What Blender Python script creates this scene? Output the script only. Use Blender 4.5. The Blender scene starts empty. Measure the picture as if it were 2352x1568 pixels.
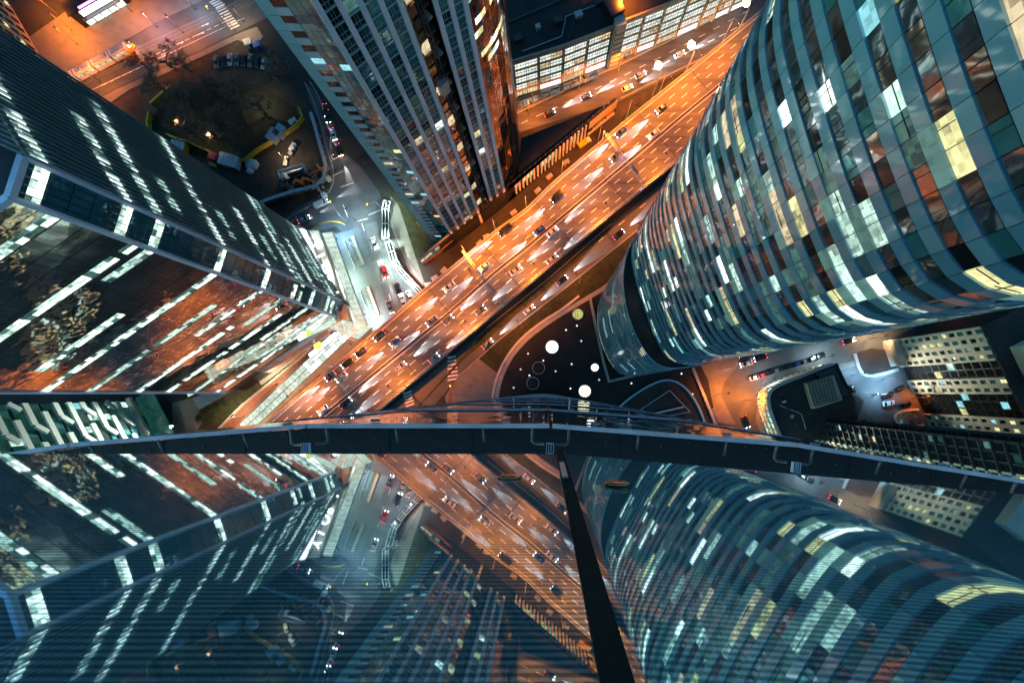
import bpy, bmesh, math, random
from mathutils import Vector, Matrix
random.seed(11)
R = math.radians
SC = bpy.context.scene
COL = SC.collection

# ------------------------------------------------------------------ camera, sky, exposure
H, F = 170.0, 1045.0            # camera height above the street, focal length in px of a 2352 px wide frame
U0, V0 = 1252.0, 902.0          # where the plumb line meets the frame
cam = bpy.data.cameras.new('camera'); co = bpy.data.objects.new('camera', cam); COL.objects.link(co)
co.location = (0, 0, H)
cam.sensor_width = 36.0; cam.lens = 36.0 * F / 2352.0
cam.shift_x = (1176 - U0) / 2352.0; cam.shift_y = (V0 - 784) / 2352.0
cam.clip_start = 0.05; cam.clip_end = 3000
SC.camera = co
world = bpy.data.worlds.new('World'); SC.world = world; world.use_nodes = True
wn = world.node_tree.nodes; wl = world.node_tree.links
sky = wn.new('ShaderNodeTexSky'); sky.sky_type = 'NISHITA'; sky.sun_disc = False
sky.sun_elevation = R(11.5); sky.sun_rotation = R(240); sky.ozone_density = 3.0
tint = wn.new('ShaderNodeMix'); tint.data_type = 'RGBA'; tint.blend_type = 'MULTIPLY'; tint.inputs[0].default_value = 1.0
tint.inputs[7].default_value = (0.42, 0.90, 1.0, 1)
wl.new(sky.outputs[0], tint.inputs[6]); wl.new(tint.outputs[2], wn['Background'].inputs[0]); wn['Background'].inputs[1].default_value = 0.15
sd = bpy.data.lights.new('moon', 'SUN'); sd.energy = 0.10; sd.angle = R(12); sd.color = (0.60, 0.85, 1.0)
so = bpy.data.objects.new('moon', sd); COL.objects.link(so); so.rotation_euler = (R(42), R(8), R(20))
SC.view_settings.view_transform = 'Standard'; SC.view_settings.look = 'None'
SC.view_settings.exposure = 0.35; SC.view_settings.gamma = 1.0
SC.cycles.use_denoising = True; SC.cycles.use_adaptive_sampling = True; SC.cycles.adaptive_threshold = 0.03; SC.cycles.max_bounces = 4; SC.cycles.diffuse_bounces = 1
SC.cycles.glossy_bounces = 3; SC.cycles.transmission_bounces = 2; SC.cycles.use_light_tree = True
SC.cycles.sample_clamp_indirect = 6.0; SC.cycles.caustics_reflective = False; SC.cycles.caustics_refractive = False

# ------------------------------------------------------------------ helpers
def W(u, v, z=0.0):
    s = (H - z) / F
    return Vector(((u - U0) * s, (V0 - v) * s, z))
def lerp(a, b, t): return a + (b - a) * t
def tag(o, label=None, cat=None, group=None, kind=None):
    for k, x in (('label', label), ('category', cat), ('group', group), ('kind', kind)):
        if x: o[k] = x
    return o
def empty(name, loc=(0, 0, 0), rz=0.0, label=None, cat=None, group=None, parent=None):
    o = bpy.data.objects.new(name, None); COL.objects.link(o); o.location = loc; o.rotation_euler = (0, 0, rz)
    o.empty_display_size = 0.3
    if parent: o.parent = parent
    return tag(o, label, cat, group)

class MB:
    def __init__(s): s.v = []; s.f = []; s.mi = []; s.m = 0
    def add(s, vs, fs):
        b = len(s.v); s.v += [tuple(x) for x in vs]
        for f in fs: s.f.append([b + i for i in f]); s.mi.append(s.m)
        return s
    def box(s, c, size, rz=0.0, M=None):
        x, y, z = size[0] / 2, size[1] / 2, size[2] / 2
        vs = [Vector((i * x, j * y, k * z)) for i in (-1, 1) for j in (-1, 1) for k in (-1, 1)]
        if M is None: M = Matrix.Rotation(rz, 3, 'Z')
        c = Vector(c); vs = [M @ p + c for p in vs]
        return s.add(vs, [(0, 1, 3, 2), (4, 6, 7, 5), (0, 4, 5, 1), (2, 3, 7, 6), (0, 2, 6, 4), (1, 5, 7, 3)])
    def bar(s, a, b, w, h=None, up=(0, 0, 1)):
        a, b = Vector(a), Vector(b); h = h or w; d = b - a; L = d.length
        if L < 1e-6: return s
        x = d / L; u = Vector(up)
        if abs(x.dot(u)) > 0.98: u = Vector((0, 1, 0))
        y = u.cross(x).normalized(); z = x.cross(y)
        return s.box((a + b) / 2, (L, w, h), M=Matrix((x, y, z)).transposed())
    def tube(s, pts, r, n=6, r2=None):
        pts = [Vector(p) for p in pts]; rings = []
        for i, p in enumerate(pts):
            d = (pts[min(i + 1, len(pts) - 1)] - pts[max(i - 1, 0)]).normalized()
            u = Vector((0, 0, 1)) if abs(d.z) < 0.9 else Vector((1, 0, 0))
            a = d.cross(u).normalized(); b = d.cross(a)
            rr = r if r2 is None else lerp(r, r2, i / max(1, len(pts) - 1))
            rings.append([p + (a * math.cos(2 * math.pi * k / n) + b * math.sin(2 * math.pi * k / n)) * rr for k in range(n)])
        vs = [q for ring in rings for q in ring]; fs = []
        for i in range(len(pts) - 1):
            for k in range(n):
                fs.append((i * n + k, i * n + (k + 1) % n, (i + 1) * n + (k + 1) % n, (i + 1) * n + k))
        fs.append(tuple(range(n))); fs.append(tuple(reversed(range((len(pts) - 1) * n, len(pts) * n))))
        return s.add(vs, fs)
    def prism(s, poly, z0, z1):
        n = len(poly)
        a = sum(poly[i][0] * poly[(i + 1) % n][1] - poly[(i + 1) % n][0] * poly[i][1] for i in range(n))
        if a < 0: poly = list(reversed(poly))
        vs = [(p[0], p[1], z0) for p in poly] + [(p[0], p[1], z1) for p in poly]
        fs = [tuple(reversed(range(n))), tuple(range(n, 2 * n))]
        fs += [(i, (i + 1) % n, n + (i + 1) % n, n + i) for i in range(n)]
        return s.add(vs, fs)
    def sheet(s, pts):
        pts = [Vector(p) for p in pts]; n = len(pts)
        a = sum(pts[i].x * pts[(i + 1) % n].y - pts[(i + 1) % n].x * pts[i].y for i in range(n))
        if a < 0: pts.reverse()
        return s.add(pts, [tuple(range(n))])
    def wall(s, pts, th, z0, z1, off=0.0):           # mitred vertical slab along a plan polyline
        p = [Vector((q[0], q[1])) for q in pts]; p = [q for i, q in enumerate(p) if i == 0 or (q - p[i - 1]).length > 1e-4]; n = len(p); A = []; B = []
        for i in range(n):
            d1 = (p[i] - p[i - 1]).normalized() if i else None; d2 = (p[i + 1] - p[i]).normalized() if i < n - 1 else None
            d1 = d1 or d2; d2 = d2 or d1; t = (d1 + d2).normalized() if (d1 + d2).length > 1e-3 else d1
            m = Vector((-t.y, t.x)) / max(0.5, t.dot(d1)); A.append(p[i] + m * (off + th / 2)); B.append(p[i] + m * (off - th / 2))
        vs = [(q.x, q.y, z) for q, z in [(q, z) for L in (A, B) for z in (z0, z1) for q in L]]
        a0, a1, b0, b1 = 0, n, 2 * n, 3 * n; fs = []
        for i in range(n - 1):
            fs += [(a1 + i, a1 + i + 1, b1 + i + 1, b1 + i)[::-1], (a0 + i, a0 + i + 1, a1 + i + 1, a1 + i)[::-1], (b0 + i, b1 + i, b1 + i + 1, b0 + i + 1)[::-1], (a0 + i, b0 + i, b0 + i + 1, a0 + i + 1)[::-1]]
        fs += [(a0, a1, b1, b0), (a0 + n - 1, b0 + n - 1, b1 + n - 1, a1 + n - 1)]
        return s.add(vs, fs)
    def disc(s, c, r, z0, z1, n=28):
        return s.prism([(c[0] + r * math.cos(2 * math.pi * i / n), c[1] + r * math.sin(2 * math.pi * i / n)) for i in range(n)], z0, z1)
    def mesh(s, name, mats):
        me = bpy.data.meshes.new(name); me.from_pydata(s.v, [], s.f)
        if not isinstance(mats, (list, tuple)): mats = [mats]
        for m in mats: me.materials.append(m)
        if len(mats) > 1: me.polygons.foreach_set('material_index', s.mi)
        me.update(); return me
    def build(s, name, mats, parent=None, smooth=False):
        me = s.mesh(name, mats)
        if smooth: me.polygons.foreach_set('use_smooth', [True] * len(me.polygons))
        o = bpy.data.objects.new(name, me); COL.objects.link(o)
        if parent: o.parent = parent
        return o

def copy_tree(o, parent=None):
    c = o.copy(); COL.objects.link(c); c.parent = parent
    for ch in list(o.children):
        copy_tree(ch, c)
    return c

# ------------------------------------------------------------------ materials
def nodes(name):
    m = bpy.data.materials.new(name); m.use_nodes = True
    nt = m.node_tree; return m, nt, nt.nodes['Principled BSDF']
def math_node(nt, op, a, b=None):
    n = nt.nodes.new('ShaderNodeMath'); n.operation = op
    for i, x in enumerate((a, b)):
        if x is None: continue
        if hasattr(x, 'links'): nt.links.new(x, n.inputs[i])
        else: n.inputs[i].default_value = x
    return n.outputs[0]
def noise(nt, scale, detail=3.0, coords='Position', stretch=None, rough=0.55):
    if coords == 'Position': src = nt.nodes.new('ShaderNodeNewGeometry').outputs['Position']
    else: src = nt.nodes.new('ShaderNodeTexCoord').outputs[coords]
    if stretch:
        mp = nt.nodes.new('ShaderNodeMapping'); mp.inputs['Scale'].default_value = stretch[0]
        mp.inputs['Rotation'].default_value = (0, 0, stretch[1]); nt.links.new(src, mp.inputs[0]); src = mp.outputs[0]
    n = nt.nodes.new('ShaderNodeTexNoise'); n.inputs['Scale'].default_value = scale
    n.inputs['Detail'].default_value = detail; n.inputs['Roughness'].default_value = rough
    nt.links.new(src, n.inputs['Vector']); return n.outputs['Fac']
def ramp(nt, fac, stops):
    r = nt.nodes.new('ShaderNodeValToRGB'); e = r.color_ramp.elements
    while len(e) < len(stops): e.new(0.5)
    for el, (p, c) in zip(e, stops): el.position = p; el.color = (c[0], c[1], c[2], 1)
    nt.links.new(fac, r.inputs[0]); return r.outputs[0]
def sc3(c, k): return tuple(min(1, x * k) for x in c)
def surf(name, col, rough=0.7, metal=0.0, var=0.35, scale=0.5, bump=0.0, bscale=8.0, stretch=None):
    m, nt, b = nodes(name)
    b.inputs['Roughness'].default_value = rough; b.inputs['Metallic'].default_value = metal
    f = noise(nt, scale, 5, stretch=stretch, rough=0.65)
    nt.links.new(ramp(nt, f, [(0.28, sc3(col, 1 - var)), (0.5, col), (0.75, sc3(col, 1 + var))]), b.inputs['Base Color'])
    if bump:
        bp = nt.nodes.new('ShaderNodeBump'); bp.inputs['Strength'].default_value = bump; bp.inputs['Distance'].default_value = 0.05
        nt.links.new(noise(nt, bscale, 3), bp.inputs['Height']); nt.links.new(bp.outputs[0], b.inputs['Normal'])
    return m
def glow(name, col, s, sample='NONE', var=0.0, scale=0.6, dark=None, stretch=None, rough=0.2):
    m, nt, b = nodes(name)
    b.inputs['Base Color'].default_value = (0.03, 0.035, 0.035, 1); b.inputs['Roughness'].default_value = rough
    b.inputs['Emission Color'].default_value = (*col, 1); b.inputs['Emission Strength'].default_value = s
    if var:                                     # rooms behind the glass: blocky furniture and blinds over a soft falloff
        geo = nt.nodes.new('ShaderNodeNewGeometry'); mp = nt.nodes.new('ShaderNodeVectorMath'); mp.operation = 'SNAP'
        mp.inputs[1].default_value = (0.62, 0.62, 0.55); nt.links.new(geo.outputs['Position'], mp.inputs[0])
        wn_ = nt.nodes.new('ShaderNodeTexWhiteNoise'); nt.links.new(mp.outputs[0], wn_.inputs['Vector'])
        mp2 = nt.nodes.new('ShaderNodeVectorMath'); mp2.operation = 'SNAP'; mp2.inputs[1].default_value = (3.1, 3.1, 3.3)
        nt.links.new(geo.outputs['Position'], mp2.inputs[0]); wn2 = nt.nodes.new('ShaderNodeTexWhiteNoise'); nt.links.new(mp2.outputs[0], wn2.inputs['Vector'])
        f = math_node(nt, 'ADD', math_node(nt, 'MULTIPLY', noise(nt, scale, 4, rough=0.7), 0.5), math_node(nt, 'ADD', math_node(nt, 'MULTIPLY', wn_.outputs['Value'], 0.27), math_node(nt, 'MULTIPLY', wn2.outputs['Value'], 0.23)))
        lo = dark or sc3(col, 1 - var)
        nt.links.new(ramp(nt, f, [(0.30, lo), (0.48, sc3(col, 1 - var * 0.5)), (0.70, col)]), b.inputs['Emission Color'])
    m.cycles.emission_sampling = sample
    return m
def glass(name, col, rough=0.03, metal=0.85, wave=0.0, wscale=0.5, wstretch=None, var=0.3, vscale=0.25, em=None):
    m, nt, b = nodes(name)
    b.inputs['Roughness'].default_value = rough; b.inputs['Metallic'].default_value = metal
    f = noise(nt, vscale, 3)
    nt.links.new(ramp(nt, f, [(0.3, sc3(col, 1 - var)), (0.7, sc3(col, 1 + var))]), b.inputs['Base Color'])
    if wave:
        bp = nt.nodes.new('ShaderNodeBump'); bp.inputs['Strength'].default_value = 1.0; bp.inputs['Distance'].default_value = wave
        nt.links.new(noise(nt, wscale, 1.5, stretch=wstretch), bp.inputs['Height']); nt.links.new(bp.outputs[0], b.inputs['Normal'])
    return m

M = {}
M['asphalt'] = surf('asphalt', (0.085, 0.085, 0.088), 0.62, var=0.55, scale=0.16, bump=0.15, stretch=((0.10, 2.6, 1), R(-39)))
M['street'] = surf('street_asphalt', (0.075, 0.08, 0.085), 0.6, var=0.3, scale=0.2)
M['patch'] = surf('asphalt_patch', (0.12, 0.125, 0.125), 0.7, var=0.2, scale=0.3)
M['soil'] = surf('bare_soil', (0.055, 0.042, 0.028), 0.95, var=0.6, scale=0.14, bump=0.4)
M['ground'] = surf('ground', (0.035, 0.033, 0.03), 0.95, var=0.5, scale=0.08)
M['grass'] = surf('grass', (0.035, 0.04, 0.015), 0.95, var=0.6, scale=0.5, bump=0.5)
M['paving'] = surf('paving', (0.17, 0.155, 0.135), 0.7, var=0.22, scale=0.35)
M['redpave'] = surf('red_paving', (0.20, 0.075, 0.05), 0.75, var=0.25, scale=0.5)
M['concrete'] = surf('concrete', (0.34, 0.33, 0.31), 0.8, var=0.2, scale=0.6)
M['darkroof'] = surf('bitumen_roof', (0.03, 0.026, 0.025), 0.9, var=0.5, scale=0.15)
M['plaza'] = surf('black_plaza', (0.012, 0.011, 0.010), 0.75, var=0.5, scale=0.25)
M['paint'] = surf('road_paint', (0.75, 0.73, 0.68), 0.6, var=0.2, scale=1.2)
M['ypaint'] = surf('yellow_paint', (0.55, 0.42, 0.03), 0.5, var=0.25, scale=1.2)
M['steel'] = surf('galvanised_steel', (0.42, 0.43, 0.44), 0.45, 0.5, var=0.2, scale=1.0)
M['dsteel'] = surf('dark_steel', (0.05, 0.055, 0.06), 0.5, 0.3, var=0.25, scale=2.0)
M['white'] = surf('white_panel', (0.72, 0.71, 0.70), 0.5, var=0.12, scale=0.3)
M['cream'] = surf('cream_render', (0.55, 0.50, 0.40), 0.85, var=0.15, scale=0.25)
M['beige'] = surf('beige_stone', (0.42, 0.32, 0.22), 0.8, var=0.2, scale=0.3)
M['core'] = surf('dark_core', (0.012, 0.016, 0.02), 0.4, var=0.3, scale=0.3)
M['rail'] = surf('anodised_rail', (0.74, 0.60, 0.62), 0.4, 0.1, var=0.25, scale=3.0)
M['black'] = surf('black_rubber', (0.015, 0.015, 0.016), 0.7, var=0.2, scale=2)
M['orange'] = surf('orange_plastic', (0.7, 0.16, 0.02), 0.5, var=0.2, scale=2)
M['yellow'] = surf('yellow_steel', (0.65, 0.42, 0.02), 0.5, var=0.2, scale=2)
M['red'] = surf('red_steel', (0.5, 0.03, 0.025), 0.45, var=0.2, scale=2)
M['blue'] = surf('blue_tarp', (0.03, 0.12, 0.42), 0.6, var=0.2, scale=2)
M['bark'] = surf('bark', (0.075, 0.055, 0.042), 0.9, var=0.4, scale=3)
M['hedge'] = surf('hedge_leaf', (0.05, 0.10, 0.025), 0.8, var=0.6, scale=2.5)
M['tarp'] = surf('white_tarp', (0.62, 0.63, 0.6), 0.6, var=0.2, scale=1.0, bump=0.6, bscale=2)
# glass
M['mirror'] = glass('mirror_glass', (0.62, 0.57, 0.53), wave=0.07, wscale=0.22, wstretch=((1, 1, 1.4), 0), metal=0.92)
M['officeglass'] = glass('dark_office_glass', (0.045, 0.17, 0.22), wave=0.05, metal=0.45, rough=0.06)
M['tealglass'] = glass('teal_glass', (0.07, 0.24, 0.25), wave=0.04, metal=0.35, rough=0.08)
M['brownglass'] = glass('bronze_glass', (0.36, 0.20, 0.12), wave=0.05, wscale=0.25, metal=0.85, rough=0.06)
M['winglass'] = glass('window_glass', (0.22, 0.26, 0.28), wave=0.10, wscale=0.22, metal=0.8, rough=0.04, var=0.5)
M['winglass2'] = glass('window_glass_tinted', (0.42, 0.30, 0.25), wave=0.09, wscale=0.22, metal=0.85, rough=0.05, var=0.5)
M['blackglass'] = glass('black_glass', (0.03, 0.035, 0.04), metal=0.5, rough=0.05)
M['carglass'] = glass('car_glass', (0.02, 0.022, 0.025), metal=0.4, rough=0.05)
M['span'] = surf('frosted_spandrel', (0.17, 0.40, 0.50), 0.30, 0.15, var=0.18, scale=0.12)
M['span2'] = surf('frosted_spandrel_pale', (0.28, 0.50, 0.56), 0.30, 0.15, var=0.15, scale=0.12)
for k_ in ('span', 'span2'):
    b_ = M[k_].node_tree.nodes['Principled BSDF']; b_.inputs['Coat Weight'].default_value = 1.0; b_.inputs['Coat Roughness'].default_value = 0.04; b_.inputs['Coat IOR'].default_value = 1.9
M['fin'] = surf('aluminium_fin', (0.66, 0.66, 0.76), 0.45, 0.1, var=0.12, scale=0.3)
M['louvre'] = surf('louvre_fin', (0.30, 0.42, 0.45), 0.4, 0.5, var=0.15, scale=0.2)
# lit things
M['lit_w'] = glow('lit_white', (0.86, 1.0, 0.90), 2.5, var=0.75, scale=0.75)
M['lit_g'] = glow('lit_green_white', (0.62, 0.95, 0.80), 1.2, var=0.8, scale=0.7)
M['lit_y'] = glow('lit_yellow', (0.95, 0.92, 0.42), 1.05, var=0.75, scale=0.8)
M['lit_warm'] = glow('lit_warm', (1.0, 0.82, 0.50), 0.85, var=0.8, scale=0.8)
M['lit_dim'] = glow('lit_dim', (0.22, 0.55, 0.48), 0.30, var=0.8, scale=0.7)
M['lit_cy'] = glow('lit_cyan', (0.35, 0.90, 1.0), 0.8, var=0.6, scale=0.8)
M['lit_blue'] = glow('lit_blue', (0.14, 0.52, 1.0), 2.6, var=0.45, scale=0.5)
M['lit_frost'] = glow('lit_frosted', (0.25, 0.58, 0.52), 0.34, var=0.5, scale=0.4, rough=0.3)
M['mall_lit'] = glow('mall_lit', (0.86, 0.98, 0.90), 1.15, var=0.55, scale=0.35)
M['sign_w'] = glow('white_sign', (0.92, 0.96, 1.0), 5.0, 'FRONT')
M['sign_y'] = glow('yellow_green_sign', (0.75, 0.9, 0.1), 1.5)
M['sign_pink'] = glow('pink_sign', (1.0, 0.25, 0.7), 3.0)
M['sodium'] = glow('sodium_lamp', (1.0, 0.62, 0.20), 30.0)
M['ledlamp'] = glow('led_lamp', (0.93, 0.98, 1.0), 25.0)
M['headlamp'] = glow('headlamp', (0.92, 0.95, 1.0), 30.0)
M['taillamp'] = glow('taillamp', (1.0, 0.03, 0.02), 14.0)
M['amber'] = glow('amber_light', (1.0, 0.5, 0.02), 3.0)
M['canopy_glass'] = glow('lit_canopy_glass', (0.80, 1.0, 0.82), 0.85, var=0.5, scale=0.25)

M['orange_net'] = surf('orange_net', (0.40, 0.15, 0.02), 0.8, var=.4, scale=2)
M['sign_w2'] = glow('shopfront_glow', (0.95, 0.97, 1.0), 2.4, var=.4, scale=.3)
M['greenglass'] = glow('green_lit_glass', (0.03, 0.22, 0.18), .22, var=.7, scale=.45, rough=.08)
M['gardensoil'] = surf('garden_soil', (0.020, 0.020, 0.009), 0.95, var=0.6, scale=0.3, bump=0.4)
M['twig'] = surf('twigs', (0.24, 0.12, 0.065), 0.9, var=0.3, scale=1)
M['forecourt'] = surf('forecourt_paving', (0.10, 0.115, 0.12), 0.55, var=0.25, scale=0.4)
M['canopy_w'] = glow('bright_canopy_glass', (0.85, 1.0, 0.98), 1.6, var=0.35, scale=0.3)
M['ledge'] = surf('dark_ledge', (0.011, 0.011, 0.012), 0.6, 0.0, var=0.6, scale=5, bump=0.15, stretch=((0.4, 3.0, 1), 0))
M['tubing'] = surf('bracket_tubing', (0.13, 0.105, 0.10), 0.4, 0.3, var=0.2, scale=6)
M['tealpanel'] = surf('teal_matt_panel', (0.24, 0.40, 0.43), 0.75, var=0.15, scale=0.3)
M['greypanel'] = surf('grey_matt_panel', (0.40, 0.43, 0.47), 0.75, var=0.15, scale=0.3)
M['mull'] = surf('grey_mullion', (0.018, 0.020, 0.019), 0.95, 0.0, var=0.2, scale=4)
M['mull'].node_tree.nodes['Principled BSDF'].inputs['Specular IOR Level'].default_value = 0.1
M['ribbon'] = surf('white_ribbon', (0.80, 0.84, 0.74), 0.5, var=0.1, scale=0.3)

# ------------------------------------------------------------------ piece engine: facades of pieces
UNIT = {}
def unit_box(matname):
    if matname not in UNIT:
        UNIT[matname] = MB().box((0, 0, 0), (1, 1, 1)).mesh('panel_' + matname, M[matname])
    return UNIT[matname]
def seen(loc, size):
    d = H - loc[2]
    if d < 0.3: return 0
    u = U0 + loc[0] * F / d; v = V0 - loc[1] * F / d
    if u < -40 or u > 2390 or v < -40 or v > 1080: return 0
    return size * F / d
JIT = random.Random(404)
class Pieces:
    def __init__(s, parent): s.parent = parent; s.k = {}
    def add(s, kind, mat, loc, size, rz):
        if mat in ('mirror', 'winglass', 'winglass2', 'brownglass'): rz += JIT.uniform(-.010, .010)
        s.k.setdefault(kind, []).append((mat, Vector(loc), size, rz))
    def done(s, limit=300, limits={}):
        for kind, L in s.k.items():
            lim = limits.get(kind, limit)
            L.sort(key=lambda p: -seen(p[1], math.sqrt(sorted(p[2])[1] * sorted(p[2])[2])))
            for mat, loc, size, rz in L[:lim]:
                o = bpy.data.objects.new(kind, unit_box(mat)); COL.objects.link(o)
                o.location = loc; o.rotation_euler = (0, 0, rz); o.scale = size; o.parent = s.parent
            rest = L[lim:]
            if rest:
                names = sorted({p[0] for p in rest}); mb = MB()
                for mat, loc, size, rz in rest:
                    mb.m = names.index(mat); mb.box(loc, size, rz)
                o = mb.build(kind + 's_beyond', [M[n] for n in names], s.parent); o['kind'] = 'stuff'

def resample(pts, step):
    out = [Vector(pts[0])]; 
    pts = [Vector(p) for p in pts]; cur = pts[0]; i = 1
    while i < len(pts):
        d = (pts[i] - out[-1]).length
        if d < step: i += 1; continue
        a = pts[i - 1] if (pts[i - 1] - out[-1]).length < step else out[-1]
        # walk along a->pts[i] until the chord length equals step
        lo, hi = 0.0, 1.0
        for _ in range(30):
            mid = (lo + hi) / 2
            if ((a + (pts[i] - a) * mid) - out[-1]).length < step: lo = mid
            else: hi = mid
        out.append(a + (pts[i] - a) * hi)
    return out
def smooth_poly(pts, n=2):
    for _ in range(n):
        q = [pts[0]]
        for a, b in zip(pts[:-1], pts[1:]):
            q.append((a[0] * .75 + b[0] * .25, a[1] * .75 + b[1] * .25)); q.append((a[0] * .25 + b[0] * .75, a[1] * .25 + b[1] * .75))
        q.append(pts[-1]); pts = q
    return pts
def G(pts, z=0.0): return [tuple(W(u, v, z)[:2]) for u, v in pts]
KG = H / F

def flat(name, uv, z, mat, parent=None, kind='structure', zp=None):
    o = MB().sheet([W(u, v, zp if zp is not None else z) * 1 for u, v in uv]).build(name, M[mat], parent)
    if zp is not None:
        o.location.z = z - zp
    if not parent: o['kind'] = kind
    return o

# ================================================================== GROUND AND ROADS
o = MB().sheet([(-900, -900, 0), (900, -900, 0), (900, 900, 0), (-900, 900, 0)]).build('ground', M['ground']); o['kind'] = 'structure'

# tram avenue in the upper left
AV_S = [(60, 300), (200, 240), (263, 205), (469, 113), (517, 88), (640, 28), (760, -35)]
AV_N = [(60, 215), (195, 148), (359, 52), (469, 0), (600, -60), (720, -110)]
av = flat('avenue', AV_S + AV_N[::-1], 0.02, 'street')
flat('pavement', [(60, 215), (195, 148), (359, 52), (469, 0), (600, -60), (420, -110), (300, -60), (160, 20), (60, 90)], 0.14, 'paving')
flat('pavement', [(60, 302), (200, 242), (263, 207), (469, 115), (519, 90), (560, 72), (590, 62), (604, 85), (585, 108), (545, 92), (470, 128), (300, 205), (255, 235), (190, 290)], 0.13, 'paving')
def line_pts(a, b, n): return [(lerp(a[0], b[0], i / n), lerp(a[1], b[1], i / n)) for i in range(n + 1)]
mk = MB()
def dash(mb, a, b, w, z):
    mb.bar(W(a[0], a[1], z), W(b[0], b[1], z), w, 0.008)
for off, lo, hi, n in ((28, 0.1, 0.95, 0), (62, 0.1, 0.6, 12), (75, 0.3, 0.95, 14)):
    a = (200, 240 - off); b = (560, 70 - off)
    if n == 0: dash(mk, a, b, 0.14, 0.035)
    else:
        for i in range(n):
            t = lerp(lo, hi, i / n); t2 = t + 0.028
            dash(mk, (lerp(a[0], b[0], t), lerp(a[1], b[1], t) + 35), (lerp(a[0], b[0], t2), lerp(a[1], b[1], t2) + 35), 0.16, 0.035)
for i in range(9):                                           # zebra crossing
    a = W(506 + i * 4.2, 18 + i * 5.6, 0.035)
    mk.box(a, (3.6, 0.55, 0.008), math.atan2(0.46, 1.0))
for i in range(4):
    mk.box(W(491 + i * 5, 2 + i * 4, 0.035), (3.6, 0.5, 0.008), 0.43)
for (u, v) in ((470, 58), (412, 100), (460, 78), (378, 124)):             # turn arrows
    c = W(u, v, 0.036); mk.box(c, (2.6, 0.28, 0.008), 0.43); mk.box(c + Vector((1.1, 0.35, 0)), (0.9, 0.5, 0.008), 0.9)
mk.build('lane_markings', M['paint'], av)
tk = MB()
for k in range(4):
    d = 48 + k * 9
    tk.bar(W(60, 300 - d, 0.03), W(700, -5 - d + 8, 0.03), 0.16, 0.03)
tk.build('tram_rails', M['dsteel'], av)
bedm = MB().sheet([W(70, 252, 0.026), W(640, -15, 0.026), W(640, -45, 0.026), W(70, 219, 0.026)]).build('track_bed', M['patch'], av)

# street between the works and the finned tower, the junction, the side street
flat('street', [(700, 190), (730, 215), (748, 300), (765, 350), (790, 350), (830, 385), (870, 440), (905, 520), (940, 600), (985, 665), (940, 730), (860, 800), (800, 800), (870, 745), (800, 545), (770, 520), (640, 560), (600, 545),
                (680, 480), (725, 455), (757, 430), (760, 400), (745, 345), (728, 270), (712, 235)], 0.02, 'street')
flat('asphalt_patch', [(838, 515), (865, 508), (880, 575), (852, 580)], 0.024, 'patch')
flat('asphalt_patch', [(852, 600), (890, 592), (905, 640), (868, 655)], 0.024, 'patch')
mk = MB()
for a, b in (((831, 513), (837, 530)), ((849, 556), (855, 572)), ((867, 600), (873, 616)), ((875, 628), (882, 645)), ((893, 675), (898, 690)), ((788, 470), (799, 500)), ((763, 405), (790, 392)), ((782, 430), (812, 420)), ((846, 494), (880, 480)), ((845, 502), (822, 508))):
    dash(mk, a, b, 0.22, 0.03)
o = mk.build('lane_markings', M['paint']); o['kind'] = 'structure'
kb = MB()
for pl in ([(700, 190), (722, 235), (738, 290), (752, 345), (768, 395), (765, 430), (740, 458), (690, 485), (600, 540)],
           [(712, 188), (735, 225), (752, 290), (775, 345)], [(876, 487), (895, 500), (915, 560), (940, 605), (972, 655)]):
    pl = smooth_poly(pl); kb.wall(G(pl), 0.28, 0.0, 0.14)
o = kb.build('kerb', M['concrete']); o['kind'] = 'structure'
flat('verge', [(600, 520), (690, 482), (742, 455), (768, 425), (766, 395), (745, 345), (720, 260), (600, 120), (560, 90), (300, 215), (220, 260), (420, 420)], 0.012, 'soil')
flat('garden', [(420, 210), (500, 190), (600, 195), (680, 250), (690, 290), (620, 350), (560, 385), (470, 375), (370, 340), (345, 300), (365, 245)], 0.018, 'gardensoil')

# lit gravel strip beside the side street and the dark lawn of the finned tower
flat('gravel_strip', [(897, 450), (915, 470), (935, 530), (958, 600), (975, 650), (962, 662), (940, 625), (915, 560), (897, 520)], 0.05, 'paving')
flat('lawn', [(880, 420), (1010, 560), (962, 598), (950, 575), (925, 500), (905, 460)], 0.045, 'grass')

# ------------------------------------------------------------------ the viaduct
ZV = 8.0
UP = [(-700, 2170), (0, 1530), (440, 1130), (617, 969), (683, 911), (742, 862), (786, 827), (832, 789), (894, 736), (964, 674), (1035, 617), (1143, 527), (1206, 484), (1265, 425), (1436, 279), (1609, 141), (1734, 38), (1850, -60), (1960, -150)]
MD = [(-580, 2130), (110, 1505), (560, 1105), (748, 951), (868, 852), (1019, 730), (1148, 617), (1206, 572), (1349, 451), (1449, 367), (1600, 240), (1720, 143), (1850, 40), (1990, -70)]
LO = [(-450, 2110), (240, 1500), (690, 1090), (869, 943), (1000, 834), (1119, 735), (1148, 710), (1270, 607), (1403, 495), (1539, 385), (1660, 282), (1780, 180), (1900, 80), (2040, -40)]
def sk(p): return 0.77 * p[0] - 0.63 * p[1]
def at_s(pl, s):
    for a, b in zip(pl[:-1], pl[1:]):
        if sk(a) <= s <= sk(b) or b is pl[-1]:
            t = (s - sk(a)) / (sk(b) - sk(a)); return (lerp(a[0], b[0], t), lerp(a[1], b[1], t))
def hw(side, frac, s):
    a, b = (at_s(UP, s), at_s(MD, s)) if side == 0 else (at_s(MD, s), at_s(LO, s))
    return (lerp(a[0], b[0], frac), lerp(a[1], b[1], frac))
S0, S1 = -1650, 1480
NS = 100
SS = [lerp(S0, S1, i / NS) for i in range(NS + 1)]
vi = empty('viaduct', W(1100, 700, 0)); tag(vi, kind='structure')
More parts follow.
